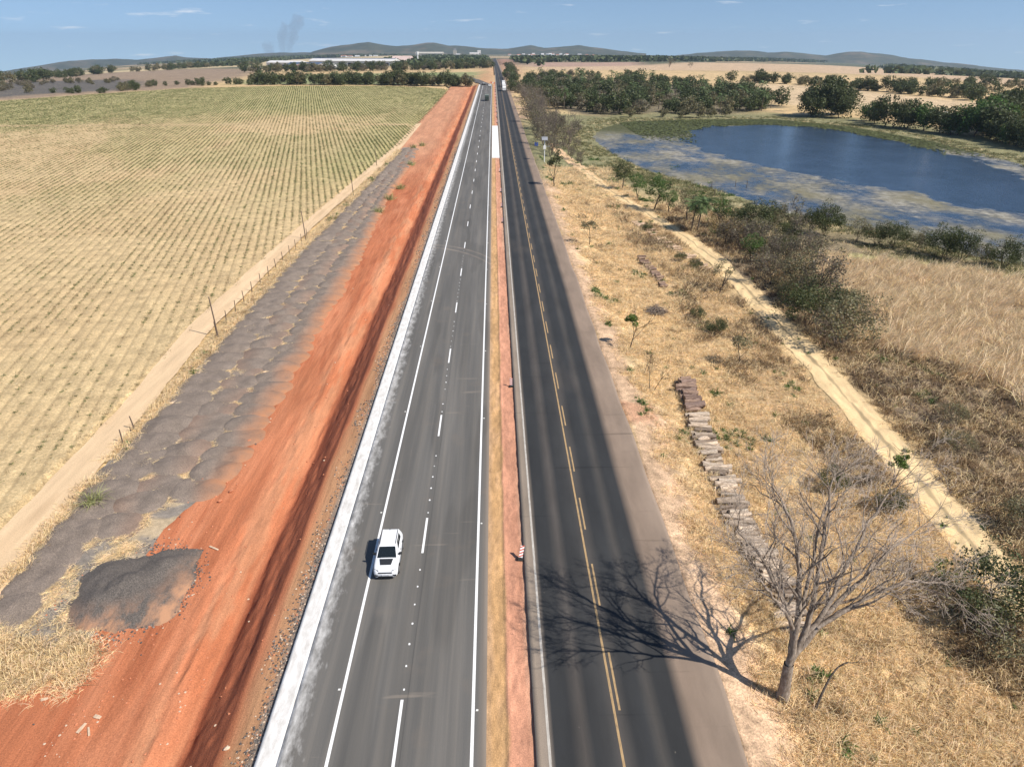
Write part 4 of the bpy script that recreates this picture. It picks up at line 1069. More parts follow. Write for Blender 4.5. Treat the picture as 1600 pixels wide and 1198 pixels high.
def log_row(pts, step, width, grp, where, rise=.16, top=.35, ang=0., sc=1., tones=((1, 1, 1),)):
    P = np.array(pts, float); seg = np.hypot(*np.diff(P, axis=0).T); tot = seg.sum(); acc = np.concatenate([[0], np.cumsum(seg)])
    d = 0; i = 0; k = 0
    while d < tot:
        x = np.interp(d, acc, P[:, 0]); y = np.interp(d, acc, P[:, 1]); i += 1
        s = random.uniform(.8, 1.25) * sc
        for layer in (0, 1):
            if layer == 1 and random.random() > top: continue
            xx = x + random.uniform(-.22, .22); yl = y + layer * step * .5
            o = link('log', random.choice(log_me), None, (xx, yl, hz(xx, y) + .03 + (rise * s if layer == 0 else rise * s + .30 * sc)), 0, (random.uniform(.55, 1.12) * width / 2.1, s * random.uniform(.75, 1.15), s), (random.uniform(0, 6), random.uniform(-.06, .06), ang + random.gauss(0, .22) + (math.pi if random.random() < .5 else 0)))
            t = random.choice(tones); o.color = (*t, 1)
            tag(o, ('ground log, %s from the near end of %s' if layer == 0 else 'top log above the %s from the near end of %s') % (ordinal(i), where), 'log', grp)
        d += step * random.uniform(.8, 1.25)
tn = ((1.2, 1.2, 1.22), (.8, .8, .82), (1.4, 1.38, 1.36), (.55, .53, .54), (1.1, 1.14, 1.2))
log_row([(18.6, 30.6), (18.9, 36), (18.5, 41), (18.9, 51), (19.7, 58.5)], .36, 2.3, 'logs laid out along the verge', 'the long verge row', .17, .75, -.05, 1., tn)
log_row([(19.8, 59.5), (20.3, 66)], .42, 2.0, 'logs in the dark pile at the far end of the long row', 'the dark log pile', .2, .9, .1, 1.15, ((.55, .48, .52), (.7, .6, .6), (.4, .34, .36)))
log_row([(25.7, 99), (25.4, 104), (25.1, 115)], .6, 1.5, 'logs in the short dark row', 'the short dark row', .18, .5, .3, .9, ((.5, .43, .45), (.66, .57, .55)))
log_row([(35.4, 106.5), (33.8, 113), (31.2, 127), (29.2, 142)], .95, 2.3, 'pale logs beside the sandy track', 'the pale trackside row', .14, .25, .35, .85, ((1.25, 1.15, 1.1), (1.05, .97, .93)))

# ------------------------------------------------------------------ fence posts and poles beside the field track
m_post = plain('weathered_post', (.15, .11, .085), .9, .1, 0, .35, 6)
post_me = MB().tube([(0, 0, -.3), (.02, 0, .7), (.0, .02, 1.5)], [.07, .06, .05], 6).mesh('fence_post', m_post)
k = 0
for y in [55.7, 58.3] + [83 + 4.1 * i for i in range(13)]:
    x = float(np.interp(y, [50, 61, 99, 150], [-34.8, -35.4, -36.8, -36.3])); k += 1
    tag(link('fence_post', post_me, None, (x, y, hz(x, y)), random.uniform(0, 6), None, (random.uniform(-.08, .08), random.uniform(-.08, .08), 0)), 'thin wooden fence post, %s from the near end beside the field track' % ordinal(k), 'fence post', 'fence posts beside the field track')
for i, (x, y, h) in enumerate(((-35.4, 81.4, 5.4), (-36.2, 130.2, 5.2), (-34.6, 171.4, 5.6), (-35.8, 217.1, 5.6))):
    o = empty('utility_pole', (x, y, hz(x, y)))
    MB().tube([(0, 0, -.4), (-.06, 0, h * .5), (-.16, .02, h)], [.10, .085, .065], 7).build('pole', m_post, o)
    MB().tube([(-.16, .02, h - .02), (-.16, .02, h + .16)], [.05, .03], 6).build('insulator', m_pal, o)
    tag(o, 'slender wooden pole beside the field track, %s from the near end' % ordinal(i + 1), 'pole', 'poles beside the field track')

# ------------------------------------------------------------------ things in the median
m_slab = plain('white_concrete', (.80, .79, .765), .8, .2, 0, .06, 1.5)
b = MB()
for i in range(24):
    y0 = 221.5 + i * 3.8; b.box(-.66, 1.70, y0, y0 + 3.77, -.5, .05)
tag(b.build('concrete_slab', m_slab), 'white concrete slab filling the median far ahead', 'slab')
m_dw = plain('panel_white', (.80, .78, .75), .5, .3, 0, .08, 3); m_dr = plain('panel_red', (.55, .10, .055), .5, .3, 0, .1, 3); m_blk = plain('black_rubber', (.03, .03, .03), .8, .2, 0, .2, 4)
pn = MB().box(-.16, .16, -.02, .02, .12, 1.12).mesh('panel', m_dw)
stp = []
for j in range(4):
    z0 = .14 + j * .26
    stp.append(MB().add([(-.158, -.024, z0), (.158, -.024, z0 + .15), (.158, -.024, z0 + .15 + .115), (-.158, -.024, z0 + .115)], [(0, 1, 2, 3)]).mesh('red_stripe', m_dr))
bs = MB().box(-.26, .26, -.2, .2, -.08, .08).box(-.1, .1, -.07, .07, .08, .15).mesh('base', m_blk)
for i, y in enumerate([37.0, 63.7, 136.5, 150.5, 167.4, 196.5] + [325 + 27 * q for q in range(11)]):
    x = 1.50; o = empty('delineator_panel', (x, y, float(med_z(np.array([x]), np.array([y]))[0]) + .1), random.uniform(-.25, .25))
    if i == 0: o.rotation_euler = (R_(-22), R_(14), .1)
    o.scale = (1.3, 1.3, 1.2) if y > 300 else (.85, .85, .85)
    link('panel', pn, o); link('base', bs, o)
    for m_ in stp: link('red_stripe', m_, o)
    tag(o, 'red and white striped delineator panel in the median, %s from the near end' % ordinal(i + 1), 'delineator', 'delineator panels along the median')
m_stud = plain('stud', (.75, .73, .68), .4, .4, 0, .1, 5)
stud_me = MB().loft([[(-.07, -.06, 0), (.07, -.06, 0), (.07, .06, 0), (-.07, .06, 0)], [(-.05, -.03, .03), (.05, -.03, .03), (.05, .03, .03), (-.05, .03, .03)]]).mesh('road_stud', m_stud)
k = 0
for x, y0, lab in ((-8.9, 26.5, 'left'), (-1.25, 25.0, 'right')):
    for i in range(9):
        y = y0 + i * 15.9
        tag(link('road_stud', stud_me, None, (x, y, .006)), 'white road stud by the %s white edge line, %s from the near end' % (lab, ordinal(i + 1)), 'road stud', 'road studs on the new carriageway')

# ------------------------------------------------------------------ camera mast and small sign by the road
m_wh = plain('white_paint', (.78, .77, .75), .5, .3, 0, .06, 4); m_blue = plain('blue_sign', (.08, .13, .42), .5, .3, 0, .1, 4); m_gr = plain('galvanised', (.38, .38, .39), .45, .4, .3, .15, 6); m_dkp = plain('solar_cells', (.28, .29, .31), .35, .5, 0, .1, 6)
o = empty('solar_camera_mast', (15.3, 216.3, hz(15.3, 216.3)))
MB().tube([(0, 0, -.3), (0, 0, 6.6)], .13, 8).build('pole', m_wh, o)
MB().box(-.4, .4, -.28, .2, 3.7, 4.7).build('cabinet', m_wh, o)
MB().add([(-.9, -.6, 6.3), (.9, -.6, 6.3), (.9, .7, 7.1), (-.9, .7, 7.1), (-.9, -.6, 6.38), (.9, -.6, 6.38), (.9, .7, 7.18), (-.9, .7, 7.18)], [(0, 3, 2, 1), (4, 5, 6, 7), (0, 1, 5, 4), (1, 2, 6, 5), (2, 3, 7, 6), (3, 0, 4, 7)]).build('solar_panel', m_dkp, o)
MB().tube([(0, 0, 4.3), (1.4, 0, 4.5)], .05, 6).box(1.25, 1.6, -.12, .12, 4.42, 4.66).build('camera_arm', m_gr, o)
MB().tube([(0, 0, 7.1), (0, 0, 7.9)], [.05, .02], 5).build('lightning_rod', m_gr, o)
tag(o, 'white mast with solar panel and cabinet beside the old carriageway', 'mast')
o = empty('roadside_sign', (14.4, 243, hz(14.4, 243)))
MB().tube([(0, 0, -.3), (0, 0, 2.1)], .05, 6).build('post', m_gr, o)
MB().box(-.6, .6, -.03, .03, 1.1, 2.2).build('panel', m_blue, o)
tag(o, 'small blue sign on the verge near the solar mast', 'sign')

# ------------------------------------------------------------------ white car
m_car = NT('white_car_paint'); m_car.base((.80, .805, .81)); m_car.b.inputs['Roughness'].default_value = .28; m_car.b.inputs['Specular IOR Level'].default_value = .5; m_car.b.inputs['Coat Weight'].default_value = .5
m_gl = NT('dark_glass'); m_gl.base((.012, .016, .018)); m_gl.b.inputs['Roughness'].default_value = .06; m_gl.b.inputs['Specular IOR Level'].default_value = .55
m_pl = plain('black_plastic', (.022, .022, .024), .6, .3, 0, .15, 6); m_tyre = plain('tyre', (.03, .03, .03), .85, .2, 0, .2, 8); m_rim = plain('rim', (.45, .45, .46), .35, .5, .7, .1, 6)
m_dec = plain('hood_decal', (.03, .032, .035), .45, .35, 0, .1, 8); m_lamp = NT('lamp_glass'); m_lamp.base((.22, .23, .25)); m_lamp.b.inputs['Roughness'].default_value = .12; m_plate = plain('plate', (.62, .62, .64), .5, .3, 0, .1, 9)
def vehicle_wheel(o, x, y, r, w):
    tr_ = MB().tube([(x - w / 2, y, r), (x + w / 2, y, r)], r, 18).build('wheel', m_tyre, o)
    s = 1 if x > 0 else -1
    MB().tube([(x + s * (w / 2 - .02), y, r), (x + s * (w / 2 + .012), y, r)], r * .62, 12).build('rim', m_rim, tr_)
car = empty('white_car', (-7.55, 37.0, .004), R_(.8), .91)
def ring(y, wb, w, ws, zb, zm, zs, cr):
    h = [(wb, zb), (w, zb + .14), (w, zm), (ws + .03, zs - .04), (ws - .05, zs), (ws * .5, zs + cr)]
    return [(-a, y, z) for a, z in h] + [(a, y, z) for a, z in reversed(h)]
st = [(-2.16, .60, .66, .58, .30, .52, .66, .01), (-2.10, .70, .78, .68, .25, .60, .76, .015), (-1.92, .78, .86, .76, .22, .72, .90, .02), (-1.55, .82, .90, .80, .22, .80, .985, .03), (-.85, .82, .905, .80, .22, .86, 1.06, .03), (0, .82, .90, .79, .22, .90, 1.07, .02), (1.3, .82, .90, .79, .22, .92, 1.09, .02), (1.9, .78, .87, .74, .26, .92, 1.08, .02), (2.13, .70, .80, .66, .32, .88, 1.02, .01)]
body = MB().loft([ring(*q) for q in st]).build('body', m_car, car, smooth_=True)
# cabin: lofted roof shell with glass let in a few millimetres proud
cab = [[(-.78, -.98, 1.05), (.78, -.98, 1.05), (.80, 1.95, 1.07), (-.80, 1.95, 1.07)], [(-.635, -.22, 1.56), (.635, -.22, 1.56), (.63, 1.72, 1.58), (-.63, 1.72, 1.58)], [(-.55, -.12, 1.625), (.55, -.12, 1.625), (.55, 1.60, 1.65), (-.55, 1.60, 1.65)]]
MB().loft(cab).build('roof', m_car, car)
def quad(name, p, mat, off=.006, parent=None):
    p = [Vector(q) for q in p]; n = (p[1] - p[0]).cross(p[3] - p[0]).normalized() * off
    return MB().add([q + n for q in p], [(0, 1, 2, 3)]).build(name, mat, parent or car)
A0, B0, B1, A1 = [Vector(cab[0][i]) for i in (0, 1, 2, 3)]; a0, b0, b1, a1 = [Vector(cab[1][i]) for i in (0, 1, 2, 3)]
def lerp(p, q, t): return p + (q - p) * t
def inset(p, q, r, s, u0, u1, v0, v1):
    f_ = lambda u, v: lerp(lerp(p, q, u), lerp(s, r, u), v)
    return [f_(u0, v0), f_(u1, v0), f_(u1, v1), f_(u0, v1)]
quad('windscreen', inset(A0, B0, b0, a0, .04, .96, .04, .97), m_gl)
quad('rear_window', inset(B1, A1, a1, b1, .08, .92, .1, .9), m_gl)
for (u0, u1) in ((.30, .56), (.585, .82)):
    quad('side_window', inset(B0, B1, b1, b0, u0, u1, .12, .88), m_gl)
    quad('side_window', inset(A1, A0, a0, a1, 1 - u1, 1 - u0, .12, .88), m_gl)
for s in (-1, 1):
    MB().tube([(s * .6, -.05, 1.655), (s * .6, 1.55, 1.675)], .022, 6).build('roof_rail', m_pl, car)
    mb = MB().loft([[(s * .84, -.62, 1.05), (s * .84, -.48, 1.05), (s * .84, -.48, 1.18), (s * .84, -.62, 1.18)], [(s * 1.05, -.58, 1.04), (s * 1.05, -.46, 1.04), (s * 1.05, -.46, 1.20), (s * 1.05, -.58, 1.20)]]); mb.build('wing_mirror', m_pl, car)
    hl = [(s * .46, -2.085, .765), (s * .80, -1.90, .80), (s * .815, -1.86, .875), (s * .46, -2.03, .84)]
    MB().add([Vector(q) + Vector((s * .02, -.035, .02)) for q in (hl if s > 0 else hl[::-1])], [(0, 1, 2, 3)]).build('headlight', m_lamp, car)
    MB().box(s * .66 - .12, s * .66 + .12, -2.17, -2.08, .40, .52).build('fog_lamp_recess', m_pl, car)
    for y in (-1.32, 1.32): vehicle_wheel(car, s * .80, y, .345, .235)
    MB().tube([(s * .895, -1.72, .34), (s * .90, -1.6, .66), (s * .905, -1.32, .78), (s * .905, -1.04, .66), (s * .9, -.92, .34)], .035, 5).build('wheel_arch', m_pl, car)
    MB().tube([(s * .895, .92, .34), (s * .90, 1.04, .66), (s * .905, 1.32, .78), (s * .9, 1.6, .66), (s * .88, 1.72, .34)], .035, 5).build('wheel_arch', m_pl, car)
    MB().box(s * .90 - .012, s * .90 + .012, -.9, .9, .24, .36).build('sill', m_pl, car)
    for y in (.1, .95): MB().box(s * .905 - .012, s * .905 + .012, y, y + .2, .90, .935).build('door_handle', m_pl, car)
    tl_ = MB().box(s * .62 - .12, s * .62 + .12, 2.07, 2.14, .80, .98).build('tail_light', m_dr, car)
MB().box(-.50, .50, -2.175, -2.09, .655, .725).build('grille', m_pl, car)
MB().box(-.52, .52, -2.185, -2.10, .29, .40).build('lower_grille', m_pl, car)
MB().box(-.26, .26, -2.195, -2.17, .44, .56).build('number_plate', m_plate, car)
MB().add([(-.50, -1.08, 1.092), (.50, -1.08, 1.092), (.40, -1.66, 1.018), (-.40, -1.66, 1.018)], [(0, 3, 2, 1)]).build('hood_decal', m_dec, car)
MB().tube([(0, 1.5, 1.64), (0, 1.62, 1.74)], .018, 5).build('antenna', m_pl, car)
tag(car, 'white sport utility car with black hood decal driving on the new carriageway', 'car')

# ------------------------------------------------------------------ far traffic
def truck(name, x, y, rz, cabc, boxc, L, label, cat, boxh=3.4, pick=False):
    o = empty(name, (x, y, float(road_z(np.array(x), np.array(y))) + .004), rz)
    if pick:
        MB().loft([[(-.95, -2.6, .45), (.95, -2.6, .45), (.95, -2.6, .95), (-.95, -2.6, .95)], [(-1, -1.2, .4), (1, -1.2, .4), (1, -1.2, 1.12), (-1, -1.2, 1.12)], [(-1, 2.6, .45), (1, 2.6, .45), (1, 2.6, 1.1), (-1, 2.6, 1.1)]]).build('body', cabc, o)
        MB().loft([[(-.92, -1.2, 1.1), (.92, -1.2, 1.1), (.92, .9, 1.1), (-.92, .9, 1.1)], [(-.72, -.55, 1.78), (.72, -.55, 1.78), (.72, .7, 1.78), (-.72, .7, 1.78)]]).build('cab', boxc, o)
        MB().add([(-.8, -1.12, 1.2), (.8, -1.12, 1.2), (.68, -.62, 1.72), (-.68, -.62, 1.72)], [(0, 1, 2, 3)]).build('windscreen', m_gl, o)
        ws = [(s * .88, q, .38) for s in (-1, 1) for q in (-1.7, 1.7)]
    else:
        MB().loft([[(-1.22, 0, .7), (1.22, 0, .7), (1.22, 0, 2.3), (-1.22, 0, 2.3)], [(-1.24, .25, .7), (1.24, .25, .7), (1.24, .25, 3.0), (-1.24, .25, 3.0)], [(-1.24, 2.2, .7), (1.24, 2.2, .7), (1.24, 2.2, 3.3), (-1.24, 2.2, 3.3)]]).build('cab', cabc, o)
        MB().add([(-1.1, -.02, 1.75), (1.1, -.02, 1.75), (1.1, .2, 2.85), (-1.1, .2, 2.85)], [(0, 1, 2, 3)]).build('windscreen', m_gl, o)
        MB().box(-1.25, 1.25, 2.6, L, 1.1, 1.1 + boxh - .6).build('cargo_box', boxc, o)
        MB().box(-.5, .5, .6, L - .2, .6, 1.08).build('chassis', m_pl, o)
        ws = [(s * 1.08, q, .5) for s in (-1, 1) for q in (1.1, L - 3.6, L - 2.4, L - 1.2)]
    for (wx, wy, wr) in ws: vehicle_wheel(o, wx, wy, wr, .3)
    return tag(o, label, cat)
m_tgr = plain('dark_green_paint', (.045, .06, .045), .5, .4, 0, .15, 3); m_tgl = plain('grey_tarp', (.22, .24, .2), .8, .2, 0, .2, 2); m_grey = plain('grey_paint', (.25, .26, .28), .4, .4, 0, .1, 3)
truck('cargo_truck', -4.0, 452, 0, m_tgr, m_tgl, 9, 'dark green truck on the new carriageway far ahead', 'truck', 2.8)
truck('cargo_truck', 8.0, 545, 0, m_wh, m_wh, 15, 'white box truck, the nearer of two on the old carriageway', 'truck', 3.9)
truck('cargo_truck', 8.4, 602, 0, m_wh, m_wh, 14, 'white box truck, the farther of two on the old carriageway', 'truck', 3.6)
truck('pickup', -8.0, 632, .2, m_pl, m_wh, 5, 'dark pickup with white roof where the branch road leaves', 'pickup', pick=True)
truck('pickup', -3.0, 612, 0, m_wh, m_wh, 5, 'white pickup at the far end of the new carriageway', 'pickup', pick=True)
for i, (x, y) in enumerate(((-.2, 648), (.9, 640), (-1.8, 655))):
    o = empty('barrier', (x, y, float(road_z(np.array(x), np.array(y)))))
    MB().box(-.8, .8, -.04, .04, .6, 1.4).build('board', m_dr if i else m_wh, o); 
    for s in (-.6, .6): MB().box(s - .06, s + .06, -.3, .3, 0, .62).build('leg', m_wh, o)
    tag(o, ['white road barrier closing the end of the median', 'red road barrier at the right end of the closed median', 'red road barrier at the left end of the closed median'][i], 'barrier', 'barriers at the end of the median')
# ------------------------------------------------------------------ the bare tree in the foreground
rng = np.random.default_rng(77); BX, BY = 15.66, 25.7; bz = hz(BX, BY)
limbs = [
    [(15.66, 25.7, bz - .3), (15.6, 25.72, .6), (15.56, 25.8, 2.1)],
    [(15.56, 25.8, 2.1), (15.55, 25.95, 4.3), (14.6, 26.3, 6.6), (13.2, 26.7, 8.8), (12.0, 27.2, 10.2)],
    [(15.56, 25.8, 2.1), (15.6, 26.0, 5.2), (15.45, 26.8, 8.2), (14.9, 27.8, 10.4), (14.2, 28.6, 11.6)],
    [(15.56, 25.8, 2.0), (16.3, 26.2, 3.9), (16.8, 27.2, 6.9), (17.3, 28.6, 9.6), (17.9, 29.8, 11.2)],
    [(16.3, 26.2, 3.7), (17.3, 26.6, 5.0), (18.8, 28.1, 6.9), (20.4, 29.6, 8.6), (22.2, 31.0, 9.8)],
    [(15.6, 25.85, 2.3), (16.9, 26.3, 4.2), (19.0, 27.7, 5.4), (21.6, 29.5, 6.2), (24.4, 31.0, 6.9)],
    [(16.9, 26.3, 4.2), (18.4, 26.6, 5.1), (20.2, 27.2, 5.7), (22.4, 28.0, 5.8), (25.2, 28.8, 4.7)],
    [(15.55, 25.95, 4.3), (14.6, 25.7, 6.0), (13.4, 25.4, 7.6), (12.4, 25.0, 8.9)],
    [(15.6, 26.0, 5.2), (16.6, 27.6, 7.6), (17.4, 29.4, 9.0), (19.2, 31.4, 10.2)]]
rad0 = [.34, .17, .2, .2, .15, .2, .14, .11, .11]
out = []
def resample(p, n):
    p = np.array(p, float); t = np.linspace(0, 1, len(p)); q = np.linspace(0, 1, n)
    r = np.stack([np.interp(q, t, p[:, i]) for i in range(3)], 1)
    for _ in range(2): r[1:-1] = .25 * r[:-2] + .5 * r[1:-1] + .25 * r[2:]
    return r
big = []
for i, l in enumerate(limbs):
    n = 4 + 3 * (len(l) - 1) if i else 7
    p = resample(l, n)
    if i: p[1:] += rng.normal(0, .07, (n - 1, 3)) * np.linspace(.3, 1, n - 1)[:, None]
    r = np.linspace(rad0[i], .04 if i else .27, n)
    if not i: r[0] = .5; r[1] = .38
    big.append((p - np.array((BX, BY, bz)), r))
    if i:
        for j in range(4, n):
            for _ in range(1 if j < n - 1 else 3):
                d = unit(p[j] - p[j - 1]); a = unit(np.cross(d, rng.normal(0, 1, 3)))
                grow(out, p[j] - np.array((BX, BY, bz)), d * .9 + a * rng.uniform(.4, 1.0), rng.uniform(1.5, 3.0) * (1.1 - .35 * j / n), r[j] * .6, 0, 3, rng, (4, 4, 3), .72, .06, .17, .008, .6, 6)
tree = empty('bare_tree', (BX, BY, bz))
v, f = tubes(big, 9); link('trunk', np_mesh('trunk', v, f, m_bark.mat, True), tree)
v, f = tubes([(p, r) for p, r, l in out if l <= 1], 5); link('branches', np_mesh('branches', v, f, m_bark.mat, True), tree)
m_tw = plain('pale_twigs', (.50, .405, .325), .9, .1, 0, .3, 2)
v, f = tubes([(p, r) for p, r, l in out if l > 1], 3); link('twigs', np_mesh('twigs', v, f, m_tw, True), tree)
tag(tree, 'large leafless grey tree beside the old carriageway casting a branching shadow', 'tree')
# bent sapling beside it
rng = np.random.default_rng(5); out = []; b0 = np.array((17.0, 24.8, hz(17, 24.8)))
p = resample([(0, 0, -.2), (.5, .5, .8), (1.1, 1.1, 1.5), (1.7, 1.5, 1.9), (2.2, 1.6, 2.0)], 12)
grow(out, p[-1], (1, .1, .1), .8, .03, 0, 2, rng, (4, 3), .8, .02, .25, .008, .6, 5); grow(out, p[8], (.3, -.3, .6), .7, .02, 0, 2, rng, (4, 3), .8, .02, .25, .008, .6, 5)
sp = empty('bent_sapling', b0)
v, f = tubes([(p, np.linspace(.075, .035, 12))], 6); link('trunk', np_mesh('trunk', v, f, m_barkd.mat, True), sp)
v, f = tubes([(q, r) for q, r, l in out], 4); link('twigs', np_mesh('twigs', v, f, m_barkd.mat, True), sp)['kind'] = 'stuff'
tag(sp, 'small bent leafless sapling right of the large bare tree', 'sapling')

# ------------------------------------------------------------------ trees and shrubs between road and pond
shrub_d = [leafy(610 + i, 3.4, 2.3, .3, 34, 150, .15, L_dark, m_twigb, .8, 4, 0, .09, 3) for i in range(2)]
shrub_o = [leafy(620 + i, 3.0, 2.0, .3, 30, 80, .14, L_olive, m_twig, .8, 4, 0, .08, 3) for i in range(2)]
tree_g = [leafy(630 + i, 6.5, 2.6, 2.0, 24, 110, .24, L_green, m_barkd, .75, 5, 0, .16, 1, True) for i in range(2)]
tree_o = [leafy(640 + i, 6.5, 2.7, 1.8, 22, 85, .24, L_olive, m_barkd, .75, 5, 0, .16, 1, True) for i in range(2)]
tree_k = [leafy(645 + i, 7.5, 3.0, 1.8, 26, 110, .26, L_dark, m_barkd, .75, 5, 0, .18, 1, True) for i in range(2)]
scrub = [bare(650 + i, 5.5, .8, m_barkd, m_twig, 4, 2, 900, .2, L_grey, (4, 4, 3, 3), .016, .016) for i in range(3)]
scrub_l = [bare(656 + i, 5.5, .8, m_barkd, m_twig, 3, 2, 900, .2, L_olive, (4, 4, 4, 3), .016, .014) for i in range(2)]
bare_t = [bare(660 + i, 6.5, .75, m_bark, m_twig, 4, 1, 0, .1, None, (5, 4, 4, 3), .02, .016) for i in range(3)]
small_g = leafy(671, 4.6, 1.05, 2.4, 12, 90, .2, L_bright, m_barkd, .8, 5, 0, .07)
small_o = leafy(672, 3.6, 1.2, 1.5, 12, 60, .16, L_olive, m_barkd, .7, 5, 0, .06)
shrub_y = leafy(673, 3.2, 2.4, .3, 30, 90, .16, L_dry, m_twig, .8, 4, 0, .08, 3)
palms = [palm(680, 4.2, 2.6, 20, .12, 14), palm(681, 5.2, 2.7, 22, -.1, 14)]
P_ = plant
P_('small_tree', small_g, 15.9, 74.2, 1.05, .4, 'slim tree with bright green round crown on the verge')
P_('small_tree', small_o, 16.9, 120.8, 1.5, 1., 'small olive tree leaning on the verge beyond the bright green tree')
P_('small_tree', leafy(674, 6.4, 1.7, 2.6, 14, 90, .26, L_dark, m_barkd, .8, 5, 0, .12), 15.1, 175.7, 1.25, 1., 'dark tree with tall bare trunk at the road edge near the mast')
P_('sapling', bare(675, 4.2, .6, m_barkd, m_twigb, 3, 2, 60, .14, L_dry, (3, 3, 3), .012), 16.4, 63.9, 1., 1., 'thin leafless sapling group beyond the log pile', 'sapling')
P_('sapling', bare(676, 3.4, .6, m_barkd, m_twigb, 3, 1, 50, .14, L_dry, (3, 3, 3), .012), 16.1, 67.8, 1., 1., 'thin leafless sapling just past the sapling group', 'sapling')
P_('small_tree', small_o, 27.9, 70.7, 1.25, 2.2, 'small thin olive tree in the dry grass halfway to the track')
P_('small_tree', leafy(677, 4.8, 1.5, 2.0, 12, 50, .2, L_olive, m_barkd, .7, 5, 0, .09), 33.6, 96.9, 1.1, .5, 'thin tree with bent trunk at the left edge of the sandy track')
P_('small_tree', leafy(678, 3.8, .9, 1.8, 11, 100, .17, L_bright, m_barkd, .7, 5, 0, .07, 2), 33.0, 46.4, 1.0, .5, 'small green tree at the edge of the track behind the bare tree')
for x, y, s, v, t in ((31.5, 43.6, .55, shrub_d[0], 'green bush beside the track behind the bare tree'), (27.6, 46.2, .6, shrub_d[1], 'dark bush in brown brush above the bare tree'), (30.6, 29.6, 1.35, shrub_o[0], 'grey green shrub right of the bare tree near the corner'), (31.9, 32.8, 1.35, shrub_d[0], 'dark leafy shrub at the track edge in the right corner'), (34.2, 29.8, 1.3, shrub_o[1], 'grey green shrub at the right border below the track'), (33.6, 26.2, .8, shrub_o[0], 'low twiggy shrub at the lower right corner'), (40.4, 40.6, 1.1, shrub_o[1], 'dark shrub right of the track at the picture edge'), (42.4, 52.5, .8, shrub_o[0], 'loose shrub in brown brush right of the track'), (44.7, 57.5, .75, shrub_o[1], 'loose shrub in brown brush near the tall grass'),
        (42.6, 76.8, 2.2, shrub_o[0], 'big grey green shrub right of the track'), (40.9, 83.0, 1.7, shrub_d[1], 'dark shrub behind the big grey green shrub'), (47.5, 83.0, 1.7, shrub_o[1], 'grey green shrub left of the tall pale grass'), (28.4, 80.8, .6, shrub_d[0], 'low green bush in the dry grass left of the track'), (27.2, 86.0, .5, shrub_d[1], 'low green bush just beyond its neighbour left of the track'), (44.2, 92.5, 1.7, shrub_o[0], 'grey green shrub right of the track beyond the big shrub'), (33.0, 108.9, .6, shrub_d[0], 'low dark bush among the pale logs'), (31.5, 112.5, .5, shrub_d[1], 'small dark bush at the pale log row'), (29.9, 133.0, .55, shrub_d[1], 'small bush at the far end of the pale log row')):
    P_('shrub', v, x, y, s, None, t, 'shrub')
for i, (x, y, s, v, t) in enumerate(((42.7, 100.8, 1.1, scrub[0], 'grey half bare tree right of the track'), (46.5, 104.5, 1.1, scrub_l[0], 'thin leafy tree right of the grey half bare tree'), (47.1, 110.5, 1.0, scrub[1], 'grey twiggy tree before the pond shrubs'), (44.4, 127.9, 1.5, shrub_y, 'round yellow brown shrub right of the palms'), (51.0, 133.4, 2.1, shrub_d[0], 'big round dark green shrub at the pond bank'), (46.0, 117.1, 1., shrub_o[0], 'grey green shrub below the yellow brown shrub'), (35.6, 152.9, 1.12, tree_g[0], 'bright green tree left of the palms on the pond bank'), (38.2, 150.5, .95, tree_g[1], 'green tree close behind the bright green tree'), (40.2, 141.5, 1.05, tree_o[0], 'olive tree standing behind the palms'), (42.6, 143.5, .85, tree_g[0], 'small green tree between palms and pond'), (32.5, 177.2, .95, tree_k[0], 'dark tree on the bank left of the green trees'), (38.0, 160.2, .5, shrub_o[1], 'low bush at the pond edge behind the green trees'))):
    P_('shrub' if 'shrub' in t or 'bush' in t else 'tree', v, x, y, s, None, t, 'shrub' if 'shrub' in t or 'bush' in t else 'tree')
P_('palm', palms[0], 39.2, 134.6, 1.15, .3, 'left of two palms beside the sandy track', 'palm', 'palms by the track')
P_('palm', palms[1], 40.4, 134.4, 1.1, 2.9, 'right of two palms beside the sandy track', 'palm', 'palms by the track')
for i, (x, y, s) in enumerate(((60.5, 135.5, .95), (63.4, 134.4, 1.0), (65.5, 133.0, 1.3), (69.5, 128.1, 1.1), (72.0, 125.8, .9), (74.3, 123.6, 1.0), (77.4, 121.4, 1.0), (79.5, 116.8, 1.25), (81.5, 114.9, 1.15), (83.6, 112.5, .9), (86.2, 110.5, 1.1), (57.5, 139.0, 1.0), (54.8, 143.5, .8))):
    P_('shrub', shrub_d[i % 2] if i % 3 else shrub_o[i % 2], x, y, (s * 1.15, s * 1.15, s * 1.5), None, 'dark shrub on the near bank of the pond, %s in its line from the right' % ordinal(sorted([60.5, 63.4, 65.5, 69.5, 72.0, 74.3, 77.4, 79.5, 81.5, 83.6, 86.2, 57.5, 54.8], reverse=True).index(x) + 1), 'shrub', 'shrubs on the near bank of the pond')

rr_ = random.Random(14); sp_ = []
while len(sp_) < 22:
    x, y = rr_.uniform(41, 62), rr_.uniform(86, 140)
    if x > 41 + (y - 70) * .33 or any((x - a) ** 2 + (y - b) ** 2 < 9 for a, b in sp_): continue
    sp_.append((x, y))
sp_.sort(key=lambda q: q[1])
for i, (x, y) in enumerate(sp_):
    P_('scrub_bush', rr_.choice(shrub_o + scrub_l + scrub + scrub_l), x, y, rr_.uniform(.95, 1.6), None, 'scrub between track and pond bank, %s counted from the near side' % ordinal(i + 1), 'bush', 'scrub between track and pond')

